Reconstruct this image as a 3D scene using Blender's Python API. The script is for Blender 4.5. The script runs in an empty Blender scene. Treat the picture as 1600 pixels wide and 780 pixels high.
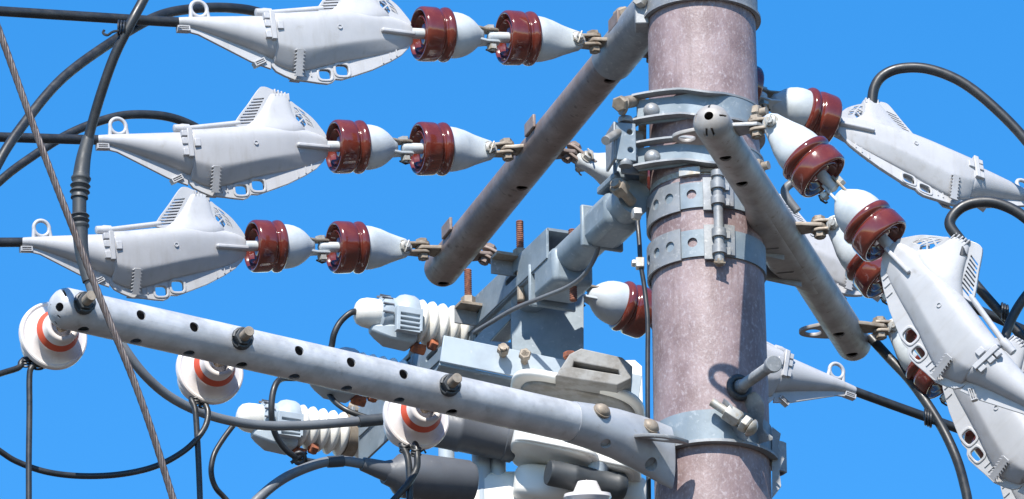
import bpy, bmesh, math, random
from mathutils import Vector, Matrix
random.seed(7)
R = math.radians
V = Vector
sc = bpy.context.scene
col = sc.collection

# ------------------------------------------------------------------ camera
F = 16720.0            # focal length in pixels of the 1600 wide photograph
PITCH = R(23.0); ROLL = 0.0167
fwd = V((0, math.cos(PITCH), math.sin(PITCH)))
r0 = V((1, 0, 0)); u0 = V((0, -math.sin(PITCH), math.cos(PITCH)))
up = (u0*math.cos(ROLL) + r0*math.sin(ROLL)); right = (r0*math.cos(ROLL) - u0*math.sin(ROLL))
def ray(px, py): return fwd + right*((px-800)/F) + up*((390-py)/F)
CAM = V((0, 0, 10.2)) - ray(1105, 390)*22.0
def at(px, py, Y):
    d = ray(px, py); return CAM + d*((Y-CAM.y)/d.y)
def atz(px, py, Z):
    d = ray(px, py); return CAM + d*((Z-CAM.z)/d.z)
def D(a, b, c): return (right*a - up*b + fwd*c).normalized()   # right, down, away
cam = bpy.data.cameras.new('camera'); co = bpy.data.objects.new('camera', cam); col.objects.link(co)
cam.sensor_width = 36; cam.lens = 36*F/1600; cam.clip_end = 5000; cam.clip_start = .1
co.matrix_world = Matrix.Translation(CAM) @ Matrix((right, up, -fwd)).transposed().to_4x4()
sc.camera = co
# ------------------------------------------------------------------ light
SUN_EL, SUN_AZ = R(47), R(11)     # azimuth: to the left of straight behind the camera
S = V((-math.sin(SUN_AZ)*math.cos(SUN_EL), -math.cos(SUN_AZ)*math.cos(SUN_EL), math.sin(SUN_EL)))
w = bpy.data.worlds.new('World'); sc.world = w; w.use_nodes = True
nt = w.node_tree; bg = nt.nodes['Background']
sky = nt.nodes.new('ShaderNodeTexSky'); sky.sky_type = 'NISHITA'; sky.sun_disc = False
sky.sun_elevation = SUN_EL; sky.sun_rotation = math.atan2(S.x, S.y)
sky.altitude = 300; sky.air_density = 1.0; sky.dust_density = 0.2; sky.ozone_density = 3.0
hs = nt.nodes.new('ShaderNodeHueSaturation'); hs.inputs['Saturation'].default_value = 1.38; hs.inputs['Value'].default_value = 1.0
nt.links.new(sky.outputs[0], hs.inputs['Color']); nt.links.new(hs.outputs[0], bg.inputs[0])
bg.inputs[1].default_value = 0.142
sl = bpy.data.lights.new('sun', 'SUN'); sl.energy = 5.0; sl.angle = R(.53); sl.color = (1, .95, .87)
so = bpy.data.objects.new('sun', sl); col.objects.link(so)
so.rotation_euler = S.to_track_quat('Z', 'Y').to_euler(); so.location = (0, 0, 30)
sc.view_settings.view_transform = 'Standard'; sc.view_settings.look = 'None'
sc.view_settings.exposure = 0.72; sc.view_settings.gamma = 1
sc.render.engine = 'CYCLES'

# ------------------------------------------------------------------ materials
def mat(name, base, rough=.5, metal=0., c2=None, scale=30., lo=.4, hi=.65, c3=None, scale3=150., lo3=.6, hi3=.7, bump=0., bscale=200., coat=0., stretch=(1, 1, 1), spec=.5, rv=.12, streak=None):
    m = bpy.data.materials.new(name); m.use_nodes = True; n = m.node_tree.nodes; l = m.node_tree.links
    b = n['Principled BSDF']; b.inputs['Base Color'].default_value = (*base, 1)
    b.inputs['Roughness'].default_value = rough; b.inputs['Metallic'].default_value = metal
    b.inputs['Specular IOR Level'].default_value = spec
    if coat: b.inputs['Coat Weight'].default_value = coat; b.inputs['Coat Roughness'].default_value = .04
    tc = n.new('ShaderNodeTexCoord'); mp = n.new('ShaderNodeMapping'); mp.inputs['Scale'].default_value = stretch
    oi = n.new('ShaderNodeObjectInfo')
    ad = n.new('ShaderNodeVectorMath'); ad.operation = 'MULTIPLY_ADD'; ad.inputs[1].default_value = (7, 13, 5)
    l.new(oi.outputs['Random'], ad.inputs[0]); l.new(tc.outputs['Object'], ad.inputs[2]); l.new(ad.outputs[0], mp.inputs[0])
    def noise(s, lo, hi, det=6):
        t = n.new('ShaderNodeTexNoise'); t.inputs['Scale'].default_value = s; t.inputs['Detail'].default_value = det
        t.inputs['Roughness'].default_value = .62; l.new(mp.outputs[0], t.inputs['Vector'])
        mr = n.new('ShaderNodeMapRange'); mr.inputs[1].default_value = lo; mr.inputs[2].default_value = hi
        mr.interpolation_type = 'SMOOTHSTEP'; l.new(t.outputs['Fac'], mr.inputs[0]); return t, mr
    cur = None
    def mixin(fac, c, prev):
        x = n.new('ShaderNodeMix'); x.data_type = 'RGBA'; l.new(fac, x.inputs['Factor'])
        if prev is None: x.inputs['A'].default_value = (*base, 1)
        else: l.new(prev, x.inputs['A'])
        x.inputs['B'].default_value = (*c, 1); return x.outputs['Result']
    if c2: t, f = noise(scale, lo, hi); cur = mixin(f.outputs[0], c2, cur)
    if c3: t3, f3 = noise(scale3, lo3, hi3); cur = mixin(f3.outputs[0], c3, cur)
    if streak:      # long water streaks down the surface
        m2 = n.new('ShaderNodeMapping'); m2.inputs['Scale'].default_value = (1, 1, .045); l.new(tc.outputs['Object'], m2.inputs[0])
        old = mp; mp = m2; ts, fs = noise(45, .5, .78, 5); mp = old; fs.inputs[4].default_value = .75; cur = mixin(fs.outputs[0], streak, cur)
    if cur is not None: l.new(cur, b.inputs['Base Color'])
    tr, fr = noise(60, .3, .7, 4); fr.inputs[3].default_value = max(0, rough-rv*.6); fr.inputs[4].default_value = min(1, rough+rv); l.new(fr.outputs[0], b.inputs['Roughness'])
    if bump:
        tb = n.new('ShaderNodeTexNoise'); tb.inputs['Scale'].default_value = bscale; tb.inputs['Detail'].default_value = 5
        l.new(mp.outputs[0], tb.inputs['Vector'])
        bp = n.new('ShaderNodeBump'); bp.inputs['Strength'].default_value = bump; bp.inputs['Distance'].default_value = .002
        l.new(tb.outputs['Fac'], bp.inputs['Height']); l.new(bp.outputs[0], b.inputs['Normal'])
    return m
MT = dict(
 pole=mat('pole_paint', (.165, .112, .112), .5, 0, (.30, .228, .232), 11, .30, .70, (.41, .365, .385), 150, .47, .84, .3, 260, stretch=(1, 1, .7), streak=(.16, .11, .105)),
 porcelain=mat('brown_glaze', (.115, .018, .010), .12, 0, (.15, .030, .016), 25, .4, .7, (.14, .075, .055), 60, .66, .85, coat=.6, rv=.08),
 cap=mat('cap_paint', (.45, .485, .505), .55, 0, (.38, .415, .435), 25, .4, .7, (.45, .42, .36), 60, .66, .78, .15, 90),
 cover=mat('cover_plastic', (.42, .422, .435), .38, 0, (.375, .377, .388), 12, .35, .7, (.27, .25, .22), 28, .60, .85, .06, 60, streak=(.33, .32, .31)),
 coverdark=mat('cover_slot', (.10, .11, .13), .6),
 galv=mat('galvanised', (.28, .29, .30), .5, .3, (.21, .22, .23), 22, .35, .65, (.36, .365, .37), 90, .56, .7, .12, 140),
 galvarm=mat('galvanised_arm', (.44, .45, .47), .48, .3, (.31, .32, .34), 18, .35, .65, (.27, .26, .25), 45, .6, .75, .15, 100),
 galvmid=mat('galvanised_mid', (.38, .40, .43), .48, .25, (.30, .32, .345), 12, .35, .65, (.27, .265, .26), 40, .6, .75, .1, 100),
 galvdark=mat('galvanised_dark', (.37, .355, .34), .52, .2, (.28, .26, .24), 16, .35, .65, (.18, .145, .12), 45, .6, .75, .15, 100),
 galvpale=mat('galvanised_pale', (.50, .51, .53), .5, .2, (.38, .39, .405), 20, .35, .65, (.29, .28, .27), 40, .58, .85, .15, 120),
 bluegalv=mat('galvanised_blue', (.225, .272, .31), .5, .15, (.175, .215, .245), 16, .35, .65, (.29, .33, .365), 60, .58, .7, .1, 100),
 weather=mat('weathered_arm', (.195, .145, .122), .55, .1, (.27, .215, .19), 12, .4, .68, (.11, .075, .058), 50, .58, .72, .2, 110),
 tan=mat('aged_zinc', (.29, .245, .195), .55, .2, (.20, .16, .12), 40, .4, .65, (.16, .095, .055), 70, .6, .75, .2, 150),
 rust=mat('rust', (.22, .085, .05), .8, 0, (.13, .05, .035), 60, .4, .6, (.36, .13, .06), 140, .55, .7, .4, 200),
 orange=mat('rust_orange', (.34, .10, .04), .85, 0, (.16, .06, .04), 60, .4, .6, None, bump=.4),
 cable=mat('black_cable', (.016, .018, .021), .42, 0, (.03, .032, .035), 20, .45, .7),
 greycable=mat('grey_cable', (.13, .14, .15), .5, 0, (.10, .105, .115), 15, .4, .7),
 sleeve=mat('rubber_sleeve', (.035, .04, .045), .5, 0, (.05, .055, .06), 15, .4, .7),
 rubber=mat('grey_rubber', (.085, .09, .10), .5, 0, (.07, .072, .08), 15, .4, .7, (.15, .15, .15), 50, .65, .8),
 white=mat('white_porcelain', (.70, .66, .64), .2, 0, (.60, .55, .52), 14, .42, .75, (.42, .37, .33), 45, .66, .8, rv=.1, coat=.3),
 ribbed=mat('ribbed_porcelain', (.72, .71, .67), .28, 0, (.58, .54, .47), 14, .45, .75, (.40, .35, .28), 40, .64, .8),
 red=mat('red_band', (.55, .085, .04), .4),
 hood=mat('grey_hood', (.36, .42, .47), .45, 0, (.30, .35, .40), 14, .4, .7, (.45, .47, .48), 50, .62, .75),
 tank=mat('tank_paint', (.72, .71, .67), .35, 0, (.62, .58, .52), 10, .5, .8, (.32, .26, .19), 30, .68, .82),
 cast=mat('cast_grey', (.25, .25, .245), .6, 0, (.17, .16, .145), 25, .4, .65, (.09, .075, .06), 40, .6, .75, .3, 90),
 strand=mat('steel_strand', (.13, .11, .105), .5, .3, (.085, .065, .06), 40, .4, .6),
 hole=mat('bore_dark', (.012, .012, .014), .9),
 ground=mat('ground_asphalt', (.075, .062, .05), .9, 0, (.055, .047, .04), .6, .4, .6, (.10, .085, .07), 6, .55, .7),
 bolt=mat('bolt_zinc', (.42, .41, .38), .45, .4, (.32, .28, .22), 60, .45, .65, (.24, .17, .11), 90, .62, .75),
)

# ------------------------------------------------------------------ mesh helpers
TM = {}
def frame(o, x, uph=V((0, 0, 1))):
    x = V(x).normalized(); y = V(uph).cross(x).normalized(); z = x.cross(y)
    return Matrix.Translation(o) @ Matrix((x, y, z)).transposed().to_4x4()
def thing(name, label, cat, mtx=None, group=None):
    o = bpy.data.objects.new(name, None); col.objects.link(o); o.empty_display_size = .02
    mtx = mtx if mtx is not None else Matrix.Identity(4)
    o.matrix_world = mtx; TM[o.name] = mtx.copy(); tag(o, label, cat, group); return o
def tag(o, label, cat, group=None):
    o['label'] = label; o['category'] = cat
    if group: o['group'] = group
    return o
class MB:
    def __init__(s): s.v = []; s.f = []
    def add(s, vs, fs, M=None):
        k = len(s.v); s.v += [(M @ V(p)) if M else V(p) for p in vs]; s.f += [tuple(i+k for i in f) for f in fs]; return s
    def box(s, c, d, M=None):
        c = V(c); x, y, z = d[0]/2, d[1]/2, d[2]/2
        vs = [c+V((a*x, b*y, e*z)) for a in (-1, 1) for b in (-1, 1) for e in (-1, 1)]
        return s.add(vs, [(0, 1, 3, 2), (4, 6, 7, 5), (0, 4, 5, 1), (2, 3, 7, 6), (0, 2, 6, 4), (1, 5, 7, 3)], M)
    def rings(s, rs, M=None, cap=(True, True), close=False):
        n = len(rs[0]); vs = [p for r in rs for p in r]; fs = []
        m = len(rs)
        for i in range(m if close else m-1):
            a = i*n; b = ((i+1) % m)*n
            for j in range(n): fs.append((a+j, a+(j+1) % n, b+(j+1) % n, b+j))
        if not close:
            if cap[0]: fs.append(tuple(reversed(range(n))))
            if cap[1]: fs.append(tuple(range((m-1)*n, m*n)))
        return s.add(vs, fs, M)
    def lathe(s, prof, n=32, M=None, cap=(True, True), axis='x'):
        rs = []
        for x, r in prof:
            r = max(r, 1e-5)
            if axis == 'x': rs.append([(x, r*math.cos(-2*math.pi*j/n), r*math.sin(-2*math.pi*j/n)) for j in range(n)][::-1])
            elif axis == 'z': rs.append([(r*math.cos(2*math.pi*j/n), r*math.sin(2*math.pi*j/n), x) for j in range(n)])
            else: rs.append([(r*math.sin(2*math.pi*j/n), x, r*math.cos(2*math.pi*j/n)) for j in range(n)])
        return s.rings(rs, M, cap)
    def tube(s, pts, r, n=14, cap=True, close=False):
        pts = [V(p) for p in pts]; rs = []; m = len(pts)
        rr = r if isinstance(r, (list, tuple)) else [r]*m
        t0 = None; nv = None
        for i, p in enumerate(pts):
            a = pts[(i-1) % m] if (close or i > 0) else p; b = pts[(i+1) % m] if (close or i < m-1) else p
            t = (b-a).normalized()
            if nv is None: nv = t.orthogonal().normalized()
            else:
                nv = (nv - t*nv.dot(t)).normalized()
            bn = t.cross(nv)
            rs.append([p + (nv*math.cos(2*math.pi*j/n) + bn*math.sin(2*math.pi*j/n))*rr[i] for j in range(n)])
        return s.rings(rs, None, (cap, cap), close)
    def hexa(s, o, axis, r, h, n=6):      # nut or bolt head from o along axis
        return s.lathe([(0, r), (h*.8, r), (h, r*.82)], n, frame(o, axis, V(axis).orthogonal()))
    def dome(s, o, axis, r, h):
        return s.lathe([(0, r)]+[(h*math.sin(a), r*math.cos(a)) for a in (.3, .6, .9, 1.2, 1.45)], 20, frame(o, axis, V(axis).orthogonal()))
    def build(s, name, m, parent=None, world=False, bev=0, sub=0, ang=38, label=None):
        me = bpy.data.meshes.new(name)
        vs = s.v
        if world and parent is not None:
            p = parent
            while p.name not in TM: p = p.parent
            I = TM[p.name].inverted(); vs = [I @ v for v in vs]
        me.from_pydata([tuple(v) for v in vs], [], s.f); me.validate()
        bm = bmesh.new(); bm.from_mesh(me); bmesh.ops.recalc_face_normals(bm, faces=bm.faces); bm.to_mesh(me); bm.free()
        return link(name, me, m, parent, bev, sub, ang, label)
def link(name, me, m, parent=None, bev=0, sub=0, ang=38, label=None):
    me.materials.clear(); me.materials.append(MT[m]); me.shade_smooth(); me.set_sharp_from_angle(angle=R(ang))
    o = bpy.data.objects.new(name, me); col.objects.link(o)
    if parent is not None: o.parent = parent
    if bev:
        b = o.modifiers.new('bevel', 'BEVEL'); b.width = bev; b.segments = 2; b.limit_method = 'ANGLE'; b.angle_limit = R(40)
    if sub:
        u = o.modifiers.new('sub', 'SUBSURF'); u.levels = sub; u.render_levels = sub
    if label: o['label'] = label
    return o
def spline(pts, k=8, closed=False):
    pts = [V(p) for p in pts]; n = len(pts); out = []
    for i in range(n if closed else n-1):
        if closed: p0, p1, p2, p3 = pts[i-1], pts[i], pts[(i+1) % n], pts[(i+2) % n]
        else: p1, p2 = pts[i], pts[i+1]; p0 = pts[i-1] if i else p1*2-p2; p3 = pts[i+2] if i+2 < n else p2*2-p1
        for j in range(k):
            t = j/k
            out.append(.5*((2*p1)+(p2-p0)*t+(2*p0-5*p1+4*p2-p3)*t*t+(3*p1-p0-3*p2+p3)*t**3))
    if not closed: out.append(pts[-1])
    return out
def circ(cx, cy, rx, ry=None, n=20, pw=1.):
    ry = ry or rx; o = []
    for i in range(n):
        a = 2*math.pi*i/n; c, s_ = math.cos(a), math.sin(a)
        o.append((cx+rx*math.copysign(abs(c)**pw, c), cy+ry*math.copysign(abs(s_)**pw, s_)))
    return o
def plate_mesh(outline, holes, thick, bev=0.):
    cu = bpy.data.curves.new('c', 'CURVE'); cu.dimensions = '2D'; cu.fill_mode = 'BOTH'
    cu.extrude = max(thick/2-bev, 1e-4); cu.bevel_depth = bev; cu.bevel_resolution = 1; cu.offset = -bev
    for poly in [outline]+list(holes):
        sp = cu.splines.new('POLY'); sp.points.add(len(poly)-1); sp.use_cyclic_u = True
        for q, p in zip(sp.points, poly): q.co = (p[0], p[1], 0, 1)
    ob = bpy.data.objects.new('c', cu); col.objects.link(ob)
    dg = bpy.context.evaluated_depsgraph_get()
    me = bpy.data.meshes.new_from_object(ob.evaluated_get(dg)); bpy.data.objects.remove(ob); bpy.data.curves.remove(cu)
    return me
def plate(name, outline, holes, thick, m, parent, M=None, world=False, bev=.001, label=None):
    """flat plate with real holes, drawn in the xy plane of M"""
    me = plate_mesh(outline, holes, thick, bev)
    T = M if M is not None else Matrix.Identity(4)
    if world and parent is not None:
        p = parent
        while p.name not in TM: p = p.parent
        T = TM[p.name].inverted() @ T
    me.transform(T); me.name = name
    return link(name, me, m, parent, ang=30, label=label)
def dup(root, mtx, label, group=None):
    def cp(o, par):
        c = o.copy(); col.objects.link(c); c.parent = par
        for ch in o.children: cp(ch, c)
        return c
    r = root.copy(); col.objects.link(r); r.matrix_world = mtx; TM[r.name] = mtx.copy(); r['label'] = label
    if group: r['group'] = group
    for ch in root.children: cp(ch, r)
    return r
def xz(M=None):     # plane whose x,y are the thing's x,z
    T = Matrix(((1, 0, 0, 0), (0, 0, -1, 0), (0, 1, 0, 0), (0, 0, 0, 1)))
    return (M @ T) if M else T
def mirror_y(f):
    for s in (1, -1): f(s)

# ------------------------------------------------------------------ ground and pole
g = MB().add([(-900, -900, 0), (900, -900, 0), (900, 900, 0), (-900, 900, 0)], [(0, 1, 2, 3)]).build('ground', 'ground'); g['kind'] = 'structure'
RP = .1155
def prad(z): return RP - (z-10.2)/75/2*1.1
pole = thing('utility_pole', 'thick pinkish brown tubular steel utility pole with pale speckles', 'pole')
MB().lathe([(-.3, prad(0)), (0, prad(0)), (5, prad(5)), (9, prad(9)), (11.4, prad(11.4))], 96, axis='z', cap=(True, False)).build('shaft', 'pole', pole)
MB().lathe([(11.39, prad(11.4)+.004), (11.42, prad(11.4)+.004), (11.44, .08), (11.45, .02)], 48, axis='z').build('pole_cap', 'galv', pole)
def zf(py, px=1105): return at(px, py, -RP).z
def arc(z0, z1, a0, a1, off, th, n=40, zfun=None):
    """band round the pole between two heights and two angles (degrees; -90 faces the camera, 0 is right)"""
    rs = []
    for i in range(n+1):
        a = R(a0+(a1-a0)*i/n); c, s_ = math.cos(a), math.sin(a); dz = zfun(a0+(a1-a0)*i/n) if zfun else 0
        r_i = prad((z0+z1)/2)+off; r_o = r_i+th
        rs.append([(r_i*c, r_i*s_, z0+dz), (r_o*c, r_o*s_, z0+dz), (r_o*c, r_o*s_, z1+dz), (r_i*c, r_i*s_, z1+dz)])
    return rs

# ------------------------------------------------------------------ strain insulators
def make_insulator(kind):
    t = thing('strain_insulator', '', 'insulator')
    prof = [(.093, .03), (.0935, .049), (.096, .054), (.100, .0573), (.105, .0578), (.110, .0565), (.1135, .0525), (.1155, .0495), (.1175, .0495), (.1195, .0525), (.123, .0562), (.128, .0575), (.152, .058), (.158, .0572), (.1615, .0545), (.1622, .0515), (.160, .049), (.148, .0478), (.144, .0445), (.147, .0405), (.1565, .0395), (.159, .037), (.157, .0345), (.147, .033), (.144, .029), (.149, .024), (.152, .019), (.151, .011)]
    MB().lathe(prof, 48).build('porcelain_body', 'porcelain', t, ang=60)
    MB().lathe([(.13, .0115), (.186, .0115), (.194, .010), (.197, .006)], 20).build('pin', 'cap', t)
    if kind == 'clevis':
        MB().lathe([(.0945, .0485), (.088, .0488), (.078, .0482), (.066, .0458), (.054, .0412), (.043, .0342), (.033, .0255), (.026, .019), (.02, .015), (.018, .004)], 36, cap=(True, True)).build('cap', 'cap', t, ang=60)
        for s in (-1, 1):
            o = [(-.017, -.008), (-.011, -.012), (.012, -.013), (.034, -.021), (.034, .021), (.012, .013), (-.011, .012), (-.017, .008)]
            plate('clevis_ear', o, [], .005, 'cap' if s < 0 else 'tan', t, Matrix.Translation((0, 0, s*.0135)))
        b = MB(); b.lathe([(-.034, .0065), (.02, .0065)], 12, axis='z'); b.lathe([(.016, .012), (.024, .012), (.025, .009)], 6, axis='z'); b.lathe([(-.030, .0115), (-.020, .0115)], 6, axis='z')
        b.build('clevis_bolt', 'bolt', t)
        MB().tube([(-.008, -.004, -.032), (.002, 0, -.036), (.012, .004, -.033), (.014, .0, -.03)], .0022, 6).build('cotter_pin', 'cable', t)
    else:
        n = 32; rs = []
        for x, hy, hz, p in ((.0945, .0485, .0485, 1), (.088, .0485, .0488, 1), (.074, .044, .0475, 1), (.052, .031, .042, .9), (.03, .019, .033, .75), (.010, .014, .026, .65), (-.006, .0125, .021, .65), (-.016, .0115, .013, .7), (-.020, .008, .006, .8)):
            rs.append([(x, hy*math.copysign(abs(math.cos(a))**p, math.cos(a)), hz*math.copysign(abs(math.sin(a))**p, math.sin(a))) for a in [2*math.pi*j/n for j in range(n)]])
        MB().rings(rs).build('cap', 'cap', t, ang=60)
        b = MB(); b.lathe([(-.03, .0065), (.03, .0065)], 12, axis='y')
        for s in (-1, 1):
            b.lathe([(s*.012, .0125), (s*.022, .0125), (s*.0235, .0095)], 6, axis='y'); b.lathe([(s*.010, .016), (s*.0135, .016)], 20, axis='y')
        b.build('clevis_bolt', 'bolt', t)
        for s in (-1, 1): MB().tube([(-.006, s*.027, .01), (.0, s*.029, 0), (.004, s*.028, -.012), (.006, s*.026, -.016)], .002, 6).build('cotter_pin', 'bolt', t)
    return t
INS = {'ear': None, 'clevis': None}
GI = 'brown and white strain insulators'
def insulator(kind, M, label):
    if INS[kind] is None:
        t = make_insulator(kind); INS[kind] = t; t.matrix_world = M; TM[t.name] = M.copy(); t['label'] = label; t['group'] = GI
        return t
    return dup(INS[kind], M, label, GI)

# ------------------------------------------------------------------ tension clamp cover
KC = .518/1470
def cx(x): return (1475-x)*KC
def cz(x, y): return (415-40*(1475-x)/1470-y)*KC
def p2(pts): return [(cx(x), cz(x, y)) for x, y in pts]
def half_ring(x, pts):
    pts = [(a*KC, cz(x, y)) for a, y in pts]
    return [(cx(x), a, z) for a, z in pts] + [(cx(x), -a, z) for a, z in reversed(pts[1:-1])]
def make_cover():
    t = thing('tension_clamp_cover', '', 'clamp cover')
    ST = [(576, 326, 545, 628, 112), (582, 322, 548, 634, 118), (600, 320, 555, 645, 121), (640, 320, 568, 668, 124), (720, 315, 590, 692, 126), (850, 303, 570, 660, 122), (960, 296, 548, 628, 115), (1080, 296, 522, 600, 103), (1200, 300, 500, 578, 88), (1320, 312, 480, 553, 68), (1420, 338, 462, 520, 48), (1470, 365, 452, 490, 36), (1480, 375, 448, 478, 30)]
    rs = []
    for x, tp, f, b, w_ in ST:
        h = f-tp
        rs.append(half_ring(x, [(0, tp), (.40*w_, tp+.01*h), (.74*w_, tp+.08*h), (.94*w_, tp+.21*h), (w_, tp+.37*h), (.93*w_, tp+.66*h), (.83*w_, f-.05*h), (.79*w_, f+.01*h), (.28*w_, b-.03*h), (.15*w_, b), (0, b)]))
    MB().rings(rs).build('body_shell', 'cover', t, sub=2, ang=180)
    rs = []
    for x, tp, b, w_ in ((2, 352, 392, 20), (5, 344, 400, 28), (30, 341, 402, 31), (90, 339, 410, 36), (200, 336, 448, 56), (350, 332, 508, 80), (480, 329, 560, 100), (540, 328, 590, 108), (590, 328, 618, 113), (598, 340, 600, 100)):
        c = (tp+b)/2; h = (b-tp)/2
        rs.append(half_ring(x, [(w_*math.sin(math.pi*k/10), c-h*math.cos(math.pi*k/10)) for k in range(11)]))
    MB().rings(rs).build('nose_cone', 'cover', t, sub=1, ang=180)
    # chimney that lets the jumper out
    rs = []; n = 28
    for y, xa, xb, w_, pw in ((390, 860, 1330, 84, .9), (340, 885, 1350, 86, .85), (308, 935, 1350, 78, .8), (280, 980, 1325, 70, .75), (250, 1020, 1295, 60, .7), (205, 1062, 1274, 50, .65), (150, 1100, 1270, 40, .6), (110, 1126, 1267, 34, .6), (86, 1144, 1264, 31, .6), (80, 1150, 1260, 28, .6)):
        xm, hx = (xa+xb)/2, (xb-xa)/2; ring = []
        for j in range(n):
            a = 2*math.pi*j/n; c, s_ = math.cos(a), math.sin(a)
            X = xm+hx*math.copysign(abs(c)**pw, c)
            ring.append((cx(X), w_*KC*math.copysign(abs(s_)**pw, s_), cz(X, y)))
        rs.append(ring)
    MB().rings(rs).build('chimney', 'cover', t, sub=1, ang=180)
    for k in range(5):
        x = 1172+k*21
        b = MB(); b.box((cx(x), 0, cz(x, 78+k*7)), (10*KC, 66*KC, 46*KC)); b.build('chimney_tooth', 'cover', t, bev=.001)
    # louvred flange behind the chimney
    o = spline([(905, 285), (918, 238), (1000, 140), (1072, 50), (1105, 32), (1150, 45), (1185, 80), (1140, 200), (1050, 300)], 5, True)
    slots = []
    for k in range(9):
        y = 112+k*19.5; xl = 1046-(y-100)*.80; xr = 1108-(y-110)*.60
        slots.append(p2([(xl, y), (xr, y-6), (xr-4, y+3), (xl-4, y+9)]))
    lp = plate('louvre_flange', p2([(p.x, p.y) for p in [V((a[0], a[1], 0)) for a in o]]), slots, 24*KC, 'cover', t, xz(), bev=.0006)
    plate('louvre_back', p2([(950, 270), (1050, 120), (1110, 105), (1060, 260)]), [], 6*KC, 'coverdark', lp, xz(), bev=.0002)
    # lattice grille on the insulator side
    o = spline([(1262, 140), (1300, 158), (1350, 198), (1400, 245), (1440, 300), (1470, 350), (1462, 372), (1380, 338), (1310, 318), (1266, 290)], 4, True)
    cells = [[(1284, 172), (1300, 178), (1316, 205), (1290, 212)], [(1312, 182), (1346, 208), (1354, 224), (1328, 204)], [(1288, 222), (1320, 215), (1336, 240), (1296, 272)], [(1330, 212), (1362, 236), (1380, 262), (1344, 238)], [(1300, 284), (1338, 250), (1352, 282), (1340, 302)], [(1350, 248), (1386, 272), (1398, 306), (1362, 284)]]
    for s in (-1, 1):
        plate('grille', p2([(a[0], a[1]) for a in o]), [p2(c) for c in cells], 8*KC, 'cover', t, Matrix.Translation((0, s*22*KC, 0)) @ xz(), bev=.0005)
    # bottom flange with two lifting eyes
    o = [(560, 600), (566, 650), (590, 684), (640, 712), (700, 738), (780, 745), (850, 755), (905, 760), (938, 748), (958, 728), (1000, 730), (1050, 714), (1200, 662), (1320, 606), (1396, 562), (1444, 516), (1470, 478), (1440, 470), (1300, 500), (1000, 560), (720, 610)]
    h1 = circ(893, 700, 38, 32, 20, .6); h2 = circ(1004, 670, 40, 35, 20, .6)
    fl = plate('bottom_flange', p2(o), [p2(h1), p2(h2)], 22*KC, 'cover', t, xz(), bev=.0012)
    for h, (a, b) in ((h1, (893, 700)), (h2, (1004, 670))):
        out = [(a+(x-a)*1.38, b+(y-b)*1.42) for x, y in h]
        plate('eye_rim', p2(out), [p2(h)], 34*KC, 'cover', fl, xz(), bev=.0012)
    for x in (770, 805, 1270, 1320, 1360):
        y = 715 if x < 900 else 620-(x-1270)*.55
        for s in (-1, 1):
            MB().box((cx(x), s*13*KC, cz(x, y-20)), (7*KC, 8*KC, 42*KC)).build('flange_rib', 'cover', fl)
    plate('cone_flange', p2([(72, 398), (66, 436), (130, 452), (300, 545), (440, 622), (560, 668), (566, 600), (300, 455), (130, 405)]), [], 18*KC, 'cover', t, xz(), bev=.001)
    for x, y, a in ((42, 418, 0), (492, 628, .45)):
        fr = plate('latch', [(-38*KC, -16*KC), (38*KC, -16*KC), (38*KC, 16*KC), (-38*KC, 16*KC)], [[(-30*KC, 2*KC), (30*KC, 2*KC), (30*KC, 9*KC), (-30*KC, 9*KC)], [(-30*KC, -9*KC), (30*KC, -9*KC), (30*KC, -3*KC), (-30*KC, -3*KC)]], 46*KC, 'cover', t, Matrix.Translation((cx(x), 0, cz(x, y))) @ Matrix.Rotation(a, 4, 'Y') @ xz(), bev=.0006)
    # eye on the nose
    b = MB(); b.tube([(cx(155)+50*KC*math.cos(a), 0, cz(155, 285)+50*KC*math.sin(a)) for a in [R(12*k) for k in range(30)]], 12.5*KC, 10, close=True)
    b.tube([(cx(106), 0, cz(106, 290)), (cx(98), 0, cz(98, 345))], 13*KC, 10); b.tube([(cx(203), 0, cz(203, 295)), (cx(210), 0, cz(210, 345))], 13*KC, 10)
    b.build('eye_ring', 'cover', t, ang=70)
    # clasp at the collar
    for s in (-1, 1):
        c = MB()
        for k, (y0, y1, x0, x1) in enumerate(((345, 520, 548, 580), (352, 388, 515, 552), (398, 440, 515, 552), (468, 512, 515, 556))):
            c.box((cx((x0+x1)/2), s*(97+(8 if k == 0 else 0))*KC, cz((x0+x1)/2, (y0+y1)/2)), ((x1-x0)*KC, 34*KC, (y1-y0)*KC*1.05))
        c.build('clasp', 'cover', t, bev=.0015)
        MB().box((cx(607), s*114*KC, cz(607, 435)), (38*KC, 26*KC, 52*KC)).build('clasp_block', 'cover', t, bev=.0015)
        MB().box((cx(1368), s*60*KC, cz(1368, 438)), (225*KC, 36*KC, 26*KC), Matrix.Translation((cx(1368), s*60*KC, 0)) @ Matrix.Rotation(s*.16, 4, 'Z') @ Matrix.Translation((-cx(1368), -s*60*KC, 0))).build('side_rail', 'cover', t, bev=.003)
        # serrated comb strip
        A = V((cx(720), s*101*KC, cz(720, 580))); B = V((cx(714), s*30*KC, cz(714, 735))); ax = (B-A); L = ax.length; ax.normalize()
        pts = []; n = 8
        for k in range(n):
            u_ = L*k/n; pts += [(u_, 20*KC), (u_+L/n*.55, 33*KC), (u_+L/n*.6, 20*KC)]
        for k in range(n-1, -1, -1):
            u_ = L*k/n; pts += [(u_+L/n*.6, -20*KC), (u_+L/n*.55, -33*KC), (u_, -20*KC)]
        plate('comb_strip', pts, [], 12*KC, 'cover', t, frame(A+V((0, s*5*KC, 0)), ax, V((0, s, .6))), bev=.0004)
        MB().lathe([(s*90*KC, 15*KC), (s*(112)*KC, 15*KC), (s*112*KC, 10*KC), (s*106*KC, 9*KC)], 16, Matrix.Translation((cx(985), 0, cz(985, 432))), axis='y').build('moulded_mark', 'cover', t)
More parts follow.
